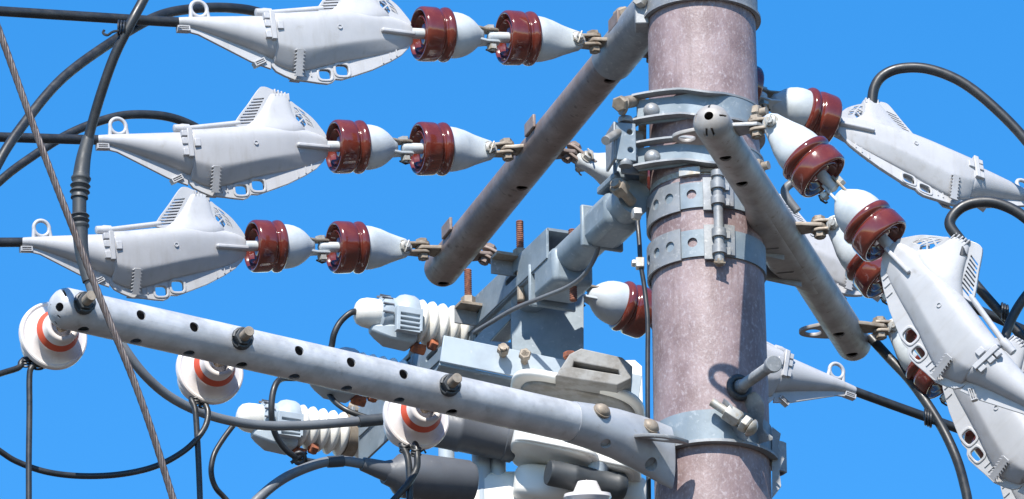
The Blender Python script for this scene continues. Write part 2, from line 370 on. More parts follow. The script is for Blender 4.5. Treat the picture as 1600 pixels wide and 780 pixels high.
    MB().tube([(cx(590), 0, cz(590, 300)), (cx(935), 0, cz(935, 264))], 17*KC, 14).build('top_rod', 'cover', t)
    MB().lathe([(cx(606), 20*KC), (cx(604), 28*KC), (cx(560), 30*KC), (cx(545), 26*KC), (cx(510), 24*KC), (cx(507), 18*KC)], 20, Matrix.Translation((0, 0, cz(560, 300)))).build('hinge_knob', 'cover', t)
    return t
COV = [None]
GC = 'pale grey tension clamp covers'
def cover(M, label):
    if COV[0] is None:
        t = make_cover(); COV[0] = t; t.matrix_world = M; TM[t.name] = M.copy(); t['label'] = label; t['group'] = GC; return t
    return dup(COV[0], M, label, GC)
def wire(name, pts, r, m, label, cat='cable', n=24, k=10, straight=False):
    o = MB().tube(pts if straight else spline(pts, k), r, n).build(name, m, None, ang=70); tag(o, label, cat); return o
def px(*pp): return [at(x, y, Y) for x, y, Y in pp]

def string(O, d, labels, wirelab=None, wdir=None, wlen=9, tilt=None):
    """ear insulator, clevis insulator and cover on one axis from the ear bolt O; returns the nose point"""
    uph = tilt or V((0, 0, 1))
    insulator('ear', frame(O, d, uph), labels[0])
    insulator('clevis', frame(O+d*.19, d, uph), labels[1])
    M = frame(O+d*.368, d, uph)
    cover(M, labels[2])
    n0 = M @ V((cx(120), 0, cz(120, 372))); n1 = M @ V((cx(-30), 0, cz(0, 372)))
    if wirelab:
        wd = wdir or d
        pts = [n0, n1] + [n1 + wd*(wlen*q) + V((0, 0, -.03*wlen*q*(1-q))) for q in (.02, .05, .1, .25, .5, .75, 1)]
        wire('overhead_conductor', pts, .0105, 'cable', wirelab, 'conductor')
    return n1

# ------------------------------------------------------------------ left crossarm (runs away to the left)
def tubearm(t, A, B, r, m, dome_a=False, dome_b=True, name='tube'):
    d = (B-A).normalized(); L = (B-A).length; w_ = .0042
    pr = []
    if dome_a: pr += [(-.85*r*math.cos(a), r*math.sin(a)) for a in (.05, .3, .6, .9, 1.2, 1.45)]
    pr += [(0, r), (L, r)]
    if dome_b: pr += [(L+r*math.sin(a)*.6, r*math.cos(a)) for a in (.3, .6, .9, 1.2, 1.5)]
    q = r-w_; inn = []          # the inside of the pipe, run back from end to start
    if dome_b: inn += [(L+q*math.sin(a)*.6, q*math.cos(a)) for a in (1.5, 1.2, .9, .6, .3)]
    inn += [(L, q), (0, q)]
    if dome_a: inn += [(-.85*q*math.cos(a), q*math.sin(a)) for a in (1.45, 1.2, .9, .6, .3, .05)]
    F_ = frame(A, d); n = 48
    rs = [[(x, rr*math.cos(2*math.pi*j/n), rr*math.sin(2*math.pi*j/n)) for j in range(n)] for x, rr in pr+inn]
    return MB().rings(rs, F_, close=True).build(name, m, t, world=True, ang=50)
CUTS = {}
def bore(t, c, axis, r, depth=.018, on=None):
    """remember a drilled hole, its mouth at c and opening along axis; cut() drills it"""
    ax = V(axis).normalized(); F_ = frame(c, ax, ax.orthogonal())
    CUTS.setdefault((on or t).name, []).append(MB().lathe([(-depth, r), (.012, r)], 20, F_))
def cut(part, key):
    """drill every remembered hole of `key` into the mesh of `part`"""
    p = part
    while p.name not in TM: p = p.parent
    I = TM[p.name].inverted(); allm = MB()
    for m_ in CUTS.pop(key, []): allm.add(m_.v, m_.f)
    me = bpy.data.meshes.new('cutter'); me.from_pydata([tuple(I @ v) for v in allm.v], [], allm.f)
    bm = bmesh.new(); bm.from_mesh(me); bmesh.ops.recalc_face_normals(bm, faces=bm.faces); bm.to_mesh(me); bm.free()
    co_ = bpy.data.objects.new('cutter', me); col.objects.link(co_)
    par = part.parent; part.parent = None
    md = part.modifiers.new('drill', 'BOOLEAN'); md.operation = 'DIFFERENCE'; md.object = co_; md.solver = 'EXACT'; md.use_self = False
    dg = bpy.context.evaluated_depsgraph_get(); dg.update()
    new = bpy.data.meshes.new_from_object(part.evaluated_get(dg)); part.modifiers.clear(); part.data = new
    new.set_sharp_from_angle(angle=R(38)); part.parent = par
    bpy.data.objects.remove(co_)

A0 = at(1024, 12, .03); LZ = A0.z
armL = thing('crossarm', 'brown weathered tubular crossarm running back to the left from the pole top', 'crossarm', Matrix.Translation(A0), 'tubular crossarms on the pole')
A1 = atz(688, 424, LZ); dL = (A1-A0).normalized(); rL = .040
tubeL = tubearm(armL, A0, A1-dL*.01, rL, 'weather')
def along(y, A=None, B=None, z=None):   # point of the left arm axis at image row y
    pa, pb = (1024, 12), (688, 424); k = (y-pa[1])/(pb[1]-pa[1]); return atz(pa[0]+k*(pb[0]-pa[0]), y, LZ)
# sleeve that joins it to the pole
MB().lathe([(0, rL+.002), (0, rL+.006), (.30, rL+.006), (.30, rL+.002)], 40, frame(A0-dL*.02, dL), cap=(False, False)).build('end_sleeve', 'galv', armL, world=True, ang=30)
dside = dL.cross(V((0, 0, 1))).normalized()
if dside.y > 0: dside = -dside
upL = V((0, 0, 1))
for y_, ang_ in ((56, 1), (20, 1)):
    c = along(y_); ax = (upL*.75+dside*-.0 + V((-.35, -.2, 0))).normalized()
    b = MB(); b.hexa(c+ax*(rL+.004), ax, .0185, .018); b.dome(c+ax*(rL+.02), ax, .011, .006); b.build('sleeve_bolt', 'tan', armL, world=True)
zt = zf(-2)
topband = thing('pole_band', 'grey steel band round the pole at the very top edge', 'pole band', Matrix.Translation((0, 0, zt)), 'steel pole bands')
MB().rings(arc(zt, zt+.06, 0, 360, .0005, .005, 72), cap=(False, False)).build('strap', 'galv', topband, world=True, ang=30)
MB().rings(arc(zt-.002, zt+.004, 0, 360, .0015, .010, 72), cap=(False, False)).build('lower_rim', 'galv', topband, world=True, ang=30)
for a_, s_ in ((-178, 1),):
    a = R(a_); e = V((math.cos(a), math.sin(a), 0)); tn = V((-e.y, e.x, 0))
    b = MB(); b.box(e*(prad(zt)+.012)+V((0, 0, zt+.02)), (.03, .05, .07), None); b.build('band_lug', 'galv', topband, world=True, bev=.003)
b = MB(); b.hexa(at(1003, 4, -.03), V((-.5, -.8, .1)), .014, .016); b.build('band_bolt', 'bolt', topband, world=True)

LNAMES = ['top', 'middle', 'bottom']
GS = 'shackle links between crossarms and insulators'
def shackle(P, Q, label, m='tan', arm=None, parmat='tan', plate_from=None):
    """P: hole of the arm plate, Q: ear bolt of the insulator cap. two straps over and under and the bolt."""
    d = (Q-P); L = d.length; t = thing('shackle_link', label, 'shackle', frame(P, d), GS)
    for s in (-1, 1):
        o = [(x, y) for x, y in [(-.016, -.006), (-.010, -.014), (.0, -.017), (L*.6, -.013), (L+.006, -.013), (L+.014, -.006), (L+.014, .006), (L+.006, .013), (L*.6, .013), (0, .017), (-.010, .014), (-.016, .006)]]
        me = plate_mesh(o, [], .006, .0012)
        for v in me.vertices:      # straps close in on the insulator ear
            v.co.z += s*.0095
        link('strap', me, m, t, ang=30)
    b = MB(); b.lathe([(-.026, .007), (.022, .007)], 12, axis='z'); b.lathe([(.0128, .0135), (.022, .0135), (.0235, .0105)], 6, axis='z'); b.lathe([(.0126, .0165), (.0145, .0165)], 18, axis='z'); b.lathe([(-.0235, .0125), (-.0128, .0125)], 6, axis='z')
    b.build('shackle_bolt', m, t)
    return t
def armplate(t, c, d, reach, m='tan', eye=None, name='tension_plate'):
    """horizontal plate through the arm at c, sticking out by `reach` along d, with an optional open eye on the other side"""
    x0 = -.02
    o = [(x0, -.034), (reach*.55, -.026), (reach-.010, -.019), (reach+.006, -.016), (reach+.015, -.006), (reach+.015, .006), (reach+.006, .016), (reach-.010, .019), (reach*.55, .026), (x0, .034)]
    return plate(name, o, [circ(reach, 0, .0075, n=12)], .008, m, t, frame(c, d), world=True, bev=.0012)
def horiz(d): return V((d.x, d.y, 0)).normalized()
# three strings to the left
rowsL = [dict(y=72, bolt=(899, 64)), dict(y=236, bolt=(762, 235)), dict(y=396, bolt=(629, 388))]
dirL = [D(-.92, -.035, -.36), D(-.92, -.020, -.355), D(-.92, -.013, -.37)]
dirR = D(.88, .325, .36)
boltR = [(1070, 106), (913, 252), (790, 411)]
placesL = ['at the top of the photo', 'in the middle of the left side', 'lowest on the left side, above the drilled arm']
for i in range(3):
    c = along(rowsL[i]['y']); dl = dirL[i]; hd = horiz(dl)
    # ear bolt hangs on the same height as the arm
    O = atz(*rowsL[i]['bolt'], LZ-.004)
    P = c + (O-c)*.62; P.z = LZ
    armplate(armL, c, (P-c), (P-c).length, 'tan')
    shackle(P, O-horiz(O-P)*.0, f'tan steel shackle link holding the {LNAMES[i]} left insulator pair', 'tan')
    o = string(O, dl, [f'brown strain insulator next to the brown crossarm, {LNAMES[i]} of the three left rows',
                   f'brown strain insulator touching the clamp cover, {LNAMES[i]} of the three left rows',
                   f'pale grey tension clamp cover, {LNAMES[i]} of the three on the left'],
           f'black overhead conductor leaving the {LNAMES[i]} left clamp cover', D(-.905, -.075 + .025*i, -.42), tilt=V((0, (.05, -.02, -.09)[i], 1)))
    # and on the far side, to the right behind the pole
    O2 = atz(*boltR[i], LZ-.02); P2 = c+(O2-c).normalized()*.072; P2.z = LZ
    armplate(armL, c+V((0, 0, -.004)), V((P2.x-c.x, P2.y-c.y, 0)), (P2-c).length, 'weather', name='rear_plate')
    d2 = V((O2-P2)); shackle(P2, P2+d2.normalized()*.05, f'tan shackle link on the back of the brown crossarm, {LNAMES[i]} one', 'weather')
    q = P2+d2.normalized()*.05
    lab = ['brown strain insulator hidden behind the pole beside the top arm', 'brown strain insulator whose white cap shows left of the pole bands', 'brown strain insulator behind the blue grey bracket arm'][i]
    lab2 = ['dark shaded strain insulator right of the pole top', 'strain insulator hidden behind the pole at band height', 'strain insulator with shaded cap left of the pole, over the switch'][i]
    lab3 = ['pale grey tension clamp cover at upper right with a cable arching over it', 'pale grey clamp cover partly hidden behind the right crossarm', 'pale grey clamp cover sticking out right of the pole above the step bolt'][i]
    string(O2, dirR, [lab, lab2, lab3], ['black overhead conductor leaving the upper right clamp cover', 'black overhead conductor leaving the cover behind the right crossarm', 'black overhead conductor leaving the cover right of the pole'][i], D(.90, .36, .30) if i < 2 else D(.93, .31, .25), tilt=V((.1, .55, 1)) if i < 2 else None)
# small stop angles on the far top of the arm
for y_ in (54, 216, 376):
    c = along(y_); b = MB(); M_ = frame(c+V((0, 0, .012)) + dside*(rL+.004), dL)
    b.box((0, -.002, .012), (.06, .007, .03), M_); b.build('stop_angle', 'weather', armL, world=True, bev=.002)
for y_ in (100, 268, 418):
    c = along(y_); ax = (V((0, -.45, -1)) + V((.15, 0, 0))).normalized(); ax = (ax-dL*ax.dot(dL)).normalized()
    bore(armL, c+ax*rL, ax, .0125)
cut(tubeL, armL.name)

# ------------------------------------------------------------------ right crossarm (passes the pole on its right side)
pz = at(1219, 357, .02).z
Bn = atz(1112, 192, pz); Bf = atz(1334, 538, pz); dR = (Bf-Bn).normalized(); rR = .0375
armR = thing('crossarm', 'grey tubular crossarm crossing the right side of the pole, round slotted end towards the viewer', 'crossarm', Matrix.Translation(Bn), 'tubular crossarms on the pole')
tubeR = tubearm(armR, Bn, Bf, rR, 'galvdark', dome_a=True)
def onR(y): k = (y-192)/(538-192); return atz(1112+k*(1334-1112), y, pz)
vd = -fwd
def surf_bore(arm, c, axis_dir, ax, r_arm, r): 
    ax = V(ax); ax = (ax-axis_dir*ax.dot(axis_dir)).normalized(); return bore(arm, c+ax*r_arm, ax, r)
for y_ in (222, 262, 318, 498, 530):
    surf_bore(armR, onR(y_), dR, V((.0, -.25, -1)), rR, .0125)
# holes and slots of the near dome
def domepoint(arm, C, axis, a, b_, r, kind, w_=.0022, l_=.009):
    X = V(axis).normalized(); Y = X.cross(V((0, 0, 1))).normalized(); Z = Y.cross(X)
    n = (X*math.cos(a)+ (Y*math.cos(b_)+Z*math.sin(b_))*math.sin(a)).normalized(); p = C+n*r
    if kind == 'hole': return bore(arm, p, n, l_)
    tg = n.cross(X).normalized() if kind == 'ring' else n.cross(n.cross(X)).normalized()
    M_ = frame(p, n, tg)
    CUTS.setdefault(arm.name, []).append(MB().box((0, 0, 0), (.03, w_*2, l_*2), M_))
Cn = Bn
domepoint(armR, Cn, -dR, .10, 2.2, rR, 'hole', l_=.0095)
for a, b_ in ((.95, .2), (1.0, -1.35), (1.0, -1.8), (1.0, 3.0), (1.0, 1.6)): domepoint(armR, Cn, -dR, a, b_, rR, 'slot' if abs(b_) > .5 else 'ring')
cut(tubeR, armR.name)
# saddle against the pole
cS = onR(380); e = V((0, 0, pz))-V((cS.x, cS.y, pz)); e.z = 0; e.normalize()
n = 48; rs = []
for q, w_ in ((-.27, 0), (-.262, .06), (-.18, .5), (-.10, .9), (-.02, 1), (.09, 1), (.13, .85), (.185, .10), (.19, 0)):
    c2, r2 = (.050*w_, -.016*w_), .030; ring = []
    for j in range(n):          # hull of the pipe and a smaller roll beside the pole
        a = 2*math.pi*j/n; nx, nz = math.cos(a), math.sin(a); R1 = rR+(.0022 if w_ else .0006)
        if c2[0]*nx+c2[1]*nz+r2 > R1: p = (c2[0]+r2*nx, c2[1]+r2*nz)
        else: p = (R1*nx, R1*nz)
        ring.append(cS+dR*q+e*p[0]+V((0, 0, 1))*p[1])
    rs.append(ring)
sad = MB().rings(rs).build('saddle', 'galvdark', armR, world=True, ang=40)
for q in (-.06, .07):
    for hgt in (-.030,):
        nn_ = V((0, 0, -1)); p = cS+dR*q+e*.03+nn_*.043; M_ = frame(p, (e*.9+dR*.35), nn_)
        CUTS.setdefault(sad.name, []).append(MB().box((0, 0, 0), (.036, .007, .02), M_))
cut(sad, sad.name)
# gusset webs from the saddle to the pole
for q in (-.03, .12):
    b = MB(); M_ = frame(cS+dR*q+e*.05+V((0, 0, -.01)), e); b.box((0, 0, 0), (.09, .006, .085), M_); b.build('saddle_web', 'galvdark', armR, world=True, bev=.002)
# tension plates: clevis on the right, oval eye on the left
rB = [dict(y=208, bolt=(1207, 193)), dict(y=360, bolt=(1306, 352)), dict(y=512, bolt=(1400, 512))]
dR3 = [D(.655, .70, -.38), D(.655, .72, -.38), D(.655, .72, -.38)]
near = ['nearest the viewer', 'middle', 'farthest']
for i in range(3):
    c = onR(rB[i]['y']); O = atz(*rB[i]['bolt'], pz+.004); P = c+(O-c)*.70; P.z = pz+.002
    dd = V((P.x-c.x, P.y-c.y, 0))
    armplate(armR, c+V((0, 0, .002)), dd, dd.length, 'tan' if i else 'galv')
    if i != 1:
        ed = V((-1, .12, 0)).normalized(); Lr = .125
        o = [(0, -.040), (.035, -.038), (.060, -.031), (.080, -.022), (.092, -.009), (.092, .009), (.080, .022), (.060, .031), (.035, .038), (0, .040)]
        plate('eye_plate', [(p.x, p.y) for p in spline([(a, b, 0) for a, b in o], 3, True)], [circ(.064, 0, .018, .0175, 20)], .008, 'galvdark', armR, frame(c+V((0, 0, -.004)), ed), world=True, bev=.0012)
    shackle(P, O, f'tan shackle link on the right crossarm, {near[i]} one', 'tan')
    string(O, dR3[i], [f'brown strain insulator bolted to the right crossarm, {near[i]} of its three', f'brown strain insulator next to the clamp cover of the {near[i]} right string', f'pale grey clamp cover hanging down to the right, {near[i]} of three'],
           f'black conductor running down from the {near[i]} hanging clamp cover', D(.66, .72, -.3), 7, tilt=V((0, (-.12, -.18, -.15)[i], 1)))

# ------------------------------------------------------------------ lower left crossarm (drilled, towards the viewer)
az = at(1050, 705, -.05).z
C1 = at(1022, 690, -.12); az = C1.z
C0 = atz(103, 482, az); dC = (C0-C1).normalized(); rC = .0408
def onC(x): return atz(x, 481.5+.2245*(x-100), az)
C1 = onC(960)
armC = thing('crossarm', 'pale galvanised crossarm with a row of drilled holes, running left to a slotted dome end', 'crossarm', Matrix.Translation(C1), 'tubular crossarms on the pole')
tubeC = tubearm(armC, C0, C1, rC, 'galvpale', dome_a=True)
for x in (203, 286, 450, 531, 613):
    surf_bore(armC, onC(x+1), dC, V((.38, -.95, .07)), rC, .0105)
for x in (130, 212, 295, 377, 459, 541, 623, 705):
    surf_bore(armC, onC(x-2), dC, V((.05, -.12, -1)), rC, .0118)
domepoint(armC, C0, dC, .72, 3.6, rC, 'hole', l_=.009)
for a, b_ in ((1.05, -.8+3.3), (1.05, -1.4), (.9, -2.0)): domepoint(armC, C0, dC, a, b_, rC, 'slot' if b_ < 0 else 'ring', l_=.011 if b_ > 0 else .004)
cut(tubeC, armC.name)
# flattened sleeve that joins it to the pole
S0 = onC(905); S1 = at(1062, 712, -.085); rs = []
perp = V((0, 0, 1))
zbT = zf(642); zbB = zf(694)
path = [(onC(892), .0, .0425, .0425), (onC(920), .0, .044, .046), (onC(960), -.004, .043, .052), (onC(1000), -.014, .036, .060), (onC(1030), -.024, .024, .066), (onC(1048), -.030, .016, .068)]
n = 36
sd = V((0, 0, 1)).cross(dC).normalized()
if sd.y > 0: sd = -sd
for p, dz, hy, hz in path:
    rs.append([p+V((0, 0, dz))+sd*hy*math.cos(2*math.pi*j/n)+V((0, 0, 1))*hz*math.sin(2*math.pi*j/n) for j in range(n)])
slv = MB().rings(rs, cap=(True, True)).build('end_sleeve', 'galvmid', armC, world=True, ang=50)
for x, y, Y in ((930, 641, -.22), (1010, 657, -.19)):
    c = onC(x-6); rr = .047 if x < 970 else .036
    ax = (sd*.86+V((0, 0, .42))).normalized()
    b = MB(); b.lathe([(0, .019), (.004, .019)], 24, frame(c+ax*(rr-.004), ax)); b.dome(c+ax*rr, ax, .0165, .011); b.build('sleeve_rivet', 'tan', armC, world=True)
bore(armC, onC(936)+(V((0, 0, -1))+sd*.55).normalized()*.0475, (V((0, 0, -1))+sd*.55), .011)
bore(armC, onC(1008)+V((0, 0, -.066))+sd*.022, (V((0, 0, -1))+sd*.8), .014)
cut(slv, armC.name)
# eye tab over the sleeve
tb = at(1031, 672, -.235)
o = spline([(-.055, -.03, 0), (-.03, .016, 0), (.0, .026, 0), (.03, .018, 0), (.062, -.03, 0), (.0, -.036, 0)], 5, True)
plate('eye_tab', [(p.x, -p.y) for p in o], [circ(.0, .003, .021, .0125, 20)], .007, 'galv', armC, frame(tb+V((0, .03, -.004)), V((1, .12, -.08)), V((0, -.25, 1))), world=True, bev=.001)
# band of this arm round the pole
bandC = thing('pole_band', 'wide pale steel band clamping the drilled crossarm to the pole, lowest band', 'pole band', Matrix.Translation((0, 0, zbB)), 'steel pole bands')
def zfun(a):
    return 0
MB().rings(arc(zbB, zbT, -183, 20, .0005, .0045, 60)).build('strap', 'bluegalv', bandC, world=True, ang=30)
MB().rings(arc(zbB-.002, zbB+.004, -170, 15, .002, .016, 60)).build('lower_rim', 'galv', bandC, world=True, ang=30)
# closing bolt and flared lugs on the right front
def onpole(px_, py_, off=0.):
    """pixel to a point on the pole surface plus off"""
    d = ray(px_, py_); o_ = CAM
    z = 10.2
    for _ in range(4):
        r_ = prad(z)+off
        a = d.x*d.x+d.y*d.y; b_ = 2*(o_.x*d.x+o_.y*d.y); c_ = o_.x**2+o_.y**2-r_*r_
        disc = b_*b_-4*a*c_
        t_ = (-b_-math.sqrt(max(disc, 0)))/(2*a); p = o_+d*t_; z = p.z
    return p
q0 = onpole(1112, 628, .03); q1 = onpole(1172, 668, .045)
b = MB(); b.tube([q0, q1], .009, 14); b.build('closing_bolt', 'bolt', bandC, world=True)
ax = (q1-q0).normalized()
b = MB(); b.hexa(q0+(q1-q0)*.38, ax, .020, .034); b.hexa(q0+(q1-q0)*.80, ax, .020, .016); b.dome(q1, ax, .02, .015); b.build('closing_nut', 'bolt', bandC, world=True, bev=.001)
for (xa, ya, xb, yb, off) in ((1128, 632, 1160, 690, .012), (1168, 620, 1192, 690, .014)):
    pa, pb = onpole(xa, ya, off), onpole(xb, yb, off)
    rs = []
    for k in range(9):
        u_ = k/8; p = pa.lerp(pb, u_); out = V((p.x, p.y, 0)).normalized(); wv = .014*math.sin(u_*math.pi*2)
        rs.append([p+out*(.026+wv)+V((0, 0, .003)), p+out*(.026+wv)-V((0, 0, .003)), p-out*.02-V((0, 0, .003)), p-out*.02+V((0, 0, .003))])
    MB().rings(rs).build('band_lug', 'galv', bandC, world=True, ang=50)
def lug_right(band, z0, z1, m='galv'):
    rs = []
    r_ = prad(z0)
    for k, (x, y) in enumerate(((r_*.985, -.02), (r_+.004, 0), (r_+.022, .012), (r_+.028, .02), (r_+.020, .035), (r_+.004, .05))):
        rs.append([V((x, y, z0)), V((x+.005, y-.003, z0)), V((x+.005, y-.003, z1)), V((x, y, z1))])
    MB().rings(rs).build('band_lug', m, band, world=True, ang=40)
lug_right(bandC, zbB-.012, zbT-.02); 
b = MB(); pR = V((prad(zbB)+.004, -.03, zbB-.03)); b.add([pR+V((0, 0, .1)), pR+V((0.017, .0, .085)), pR+V((0.011, 0, .055)), pR+V((0.023, 0, .03)), pR+V((0.012, 0, .006)), pR+V((0.015, 0, -.03)), pR+V((-.004, 0, -.055))]+[pR+V((0, .006, .1)), pR+V((0.017, .006, .085)), pR+V((0.011, .006, .055)), pR+V((0.023, .006, .03)), pR+V((0.012, .006, .006)), pR+V((0.015, .006, -.03)), pR+V((-.004, .006, -.055))], [tuple(range(7)), tuple(reversed(range(7, 14)))]+[(i, (i+1) % 7, 7+(i+1) % 7, 7+i) for i in range(7)]); b.build('torn_lug', 'galv', bandC, world=True)

# pin insulators behind the drilled arm
dI = D(-.345, .33, .88)
def make_pin():
    t = thing('pin_insulator', '', 'insulator')
    MB().lathe([(.112, .0225), (.094, .0215), (.088, .024), (.087, .031), (.091, .0345), (.111, .0355), (.1115, .036)], 40, cap=(False, False)).build('collar', 'white', t, ang=60)
    MB().lathe([(.1100, .0345), (.1105, .0362), (.1215, .0440), (.1235, .0425), (.124, .036)], 40, cap=(False, False)).build('red_band', 'red', t)
    MB().lathe([(.122, .038), (.134, .0405), (.140, .0435), (.1432, .0485), (.1452, .0550), (.1462, .0610), (.1450, .0630), (.1440, .0655), (.1455, .0685), (.149, .0702), (.1555, .0704), (.1585, .067), (.161, .055), (.168, .044), (.180, .038), (.190, .036), (.200, .039), (.208, .045), (.220, .046), (.230, .041), (.236, .028), (.238, .004)], 56, cap=(True, True)).build('porcelain_skirt', 'white', t, ang=35)
    MB().lathe([(-.094, .0095), (-.0925, .0105), (.1, .0105)], 18).build('pin', 'tan', t)
    MB().lathe([(.0405, .018), (.062, .018), (.070, .0135), (.085, .0135)], 6).build('back_nut', 'tan', t)
    b = MB(); b.lathe([(-.047, .0215), (-.040, .0225)], 24); b.lathe([(-.062, .0178), (-.047, .0178)], 6); b.build('front_nut', 'sleeve', t, bev=.001)
    MB().tube([(-.053, .019*math.cos(a), .019*math.sin(a)) for a in [R(30*k) for k in range(11)]], .004, 8).build('lock_wire', 'sleeve', t)
    return t
pinc = ['leftmost, below the slotted dome end', 'middle one', 'rightmost, beside the dark bushing']
PI_ = []
for i, x in enumerate((120, 366, 690)):
    M_ = frame(onC(x), dI); lab = f'white red ringed pin insulator on the drilled arm, {pinc[i]}'
    if i == 0:
        pin = make_pin(); pin.matrix_world = M_; TM[pin.name] = M_.copy(); pin['label'] = lab; pin['group'] = 'pin insulators on the drilled arm'
    else: dup(pin, M_, lab, 'pin insulators on the drilled arm')
    PI_.append(M_)

# ------------------------------------------------------------------ pole bands in the middle
def hole_arc(t, a, z, r, off, m='hole'):
    a = R(a); n_ = V((math.cos(a), math.sin(a), 0)); bore(t, n_*(prad(z)+off)+V((0, 0, z)), n_, r, .012)
# two channel bands with bulging bolt heads
for k, (yt, yb, lab) in enumerate(((146, 184, 'upper channel shaped steel band with domed bolt head, behind the slotted arm end'), (221, 256, 'second channel shaped steel band with domed bolt head, above the hinged straps'))):
    z1, z0 = zf(yt), zf(yb); t = thing('pole_band', lab, 'pole band', Matrix.Translation((0, 0, z0)), 'steel pole bands')
    rr = prad(z0)
    def pathpts(off, n=40):
        pts = []
        for i in range(n+1):
            a = 25+(-118-25)*i/n; q = R(a); pts.append(V((math.cos(q), math.sin(q), 0))*(rr+off))
        a = R(-118); tn = V((math.sin(a), -math.cos(a), 0)); base = V((math.cos(a), math.sin(a), 0))*(rr+off)
        for u_ in (.02, .04, .06, .08, .095): pts.append(base+tn*u_ + V((0, -1, 0))*(.25*u_))
        return pts
    inn, out = pathpts(.001), pathpts(.006)
    MB().rings([[V((a.x, a.y, z0)), V((b_.x, b_.y, z0)), V((b_.x, b_.y, z1)), V((a.x, a.y, z1))] for a, b_ in zip(inn, out)]).build('strap', 'bluegalv', t, world=True, ang=30)
    for zz, nm in ((z0, 'lower_rim'), (z1, 'upper_rim')):
        rs = []
        N = len(inn)
        for i, (a, b_) in enumerate(zip(inn, out)):
            s_ = max(0, min(1, (i-24)/8)); s_ = s_*s_*(3-2*s_); nrm = (b_-a).normalized()
            wv = .008*math.sin((i-24)/(N-24)*6.0) if i > 24 else 0
            if nm == 'lower_rim' and s_ < .25: s_ = .25
            e1 = b_+nrm*(.001+.020*s_); zz2 = zz - wv*s_
            rs.append([V((a.x, a.y, zz2-.0022)), V((e1.x, e1.y, zz2-.0022)), V((e1.x, e1.y, zz2+.0022)), V((a.x, a.y, zz2+.0022))])
        MB().rings(rs).build(nm, 'galv', t, world=True, ang=40)
    pb = out[-3]+V((0, 0, (z0+z1)/2)); nb = V((.1, -1, .05)).normalized()
    b = MB(); b.lathe([(-.04, .010), (.0, .010)], 12, frame(pb, nb, V((0, 0, 1)))); b.dome(pb, nb, .0175, .016); b.build('bolt_head', 'galv', t, world=True)
    for s_ in (0,):
        a = R(-28); nn = V((math.cos(a), math.sin(a), 0)); b = MB(); p = nn*(rr+.004)+V((0, 0, (z0+z1)/2+(.006 if k == 0 else -.01))); b.hexa(p, nn, .018, .014); b.lathe([(0, .009), (.028, .009)], 14, frame(p, nn)); b.build('bolt_nut', 'tan', t, world=True)
    a = R(-72)
    lug = MB(); lug.box(out[-1]+V((.012, .07, z0+.02)), (.016, .10, .03)); lug.build('rear_lug', 'tan', t, world=True, bev=.002)
# clamp block at the left of those bands
z1, z0 = zf(192), zf(262)
cb = thing('clamp_block', 'pale folded steel clamp block with two holes at the left of the pole bands', 'clamp block', Matrix.Translation(at(976, 222, -.10)))
Mb = frame(at(978, 222, -.11), V((1, .25, 0)))
plate('face_plate', [(-.021, -.042), (.021, -.042), (.021, .042), (-.021, .042)], [circ(.008, .022, .006, n=14), circ(.009, -.018, .006, n=14)], .006, 'bluegalv', cb, Mb @ xz(), world=True, bev=.002)
b = MB(); b.box((-.024, .03, 0), (.006, .07, .084), Mb); b.build('side_plate', 'galv', cb, world=True, bev=.002)
b = MB(); b.box((.026, .05, 0), (.05, .006, .10), Mb); b.build('back_plate', 'galv', cb, world=True, bev=.002)
b = MB(); q0 = at(946, 220, -.16); q1 = at(1000, 186, -.02); b.tube([q0, q1], .0095, 14); b.build('long_bolt', 'cast', cb, world=True)
b = MB(); q0 = at(970, 162, -.14); b.tube([q0, at(1000, 156, -.05)], .013, 14); b.hexa(q0, (q0-at(1000, 156, -.05)), .017, .012); b.lathe([(0, .02), (.006, .02)], 20, frame(at(976, 166, -.125), V((-1, -.5, 0)))); b.build('top_bolt', 'tan', cb, world=True)
for y in (188, 256):
    b = MB(); b.lathe([(-.006, .014), (0, .016), (.006, .014)], 20, Matrix.Translation(at(977, y, -.10)), axis='z'); b.build('spacer', 'galv', cb, world=True)
# hinged double strap
zA1, zA0, zB1, zB0 = zf(283), zf(326), zf(357), zf(403)
hb = thing('hinged_pole_strap', 'hinged double steel strap with punched holes round the middle of the pole', 'pole band', Matrix.Translation((0, 0, zB0)), 'steel pole bands')
for z0, z1 in ((zA0, zA1), (zB0, zB1)):
    is_ = MB().rings(arc(z0+.003, z1-.003, -205, 30, .0008, .004, 72)).build('inner_strap', 'bluegalv', hb, world=True, ang=30)
    hole_arc(hb, -105.5, (z0+z1)/2+.002, .0105, .0052); cut(is_, hb.name)
    os_ = MB().rings(arc(z0-.002, z1+.002, -210, -117, .005, .004, 40)).build('outer_strap', 'galv', hb, world=True, ang=30)
    for a in (-129, -148, -167): hole_arc(hb, a, (z0+z1)/2+.001, .0112, .0092)
    cut(os_, hb.name)
    # hinge leaves
    MB().rings(arc(z0-.008, z1+.004, -94, -82.5, .004, .008, 6)).build('hinge_leaf', 'galv', hb, world=True, bev=.001)
    MB().rings(arc(z0+.004, z1+.006, -77.5, -64, .004, .007, 8)).build('hinge_leaf', 'galv', hb, world=True, bev=.001)
zc = zA1+.016; ah = R(-80.5); hp = V((math.cos(ah), math.sin(ah), 0))*(RP+.018)
b = MB(); b.lathe([(zB0-.016, .0100), (zc, .0100)], 16, Matrix.Translation(hp), axis='z'); b.lathe([(zc-.014, .0135), (zc-.002, .0135), (zc, .010)], 16, Matrix.Translation(hp), axis='z'); b.build('hinge_pin', 'galv', hb, world=True)
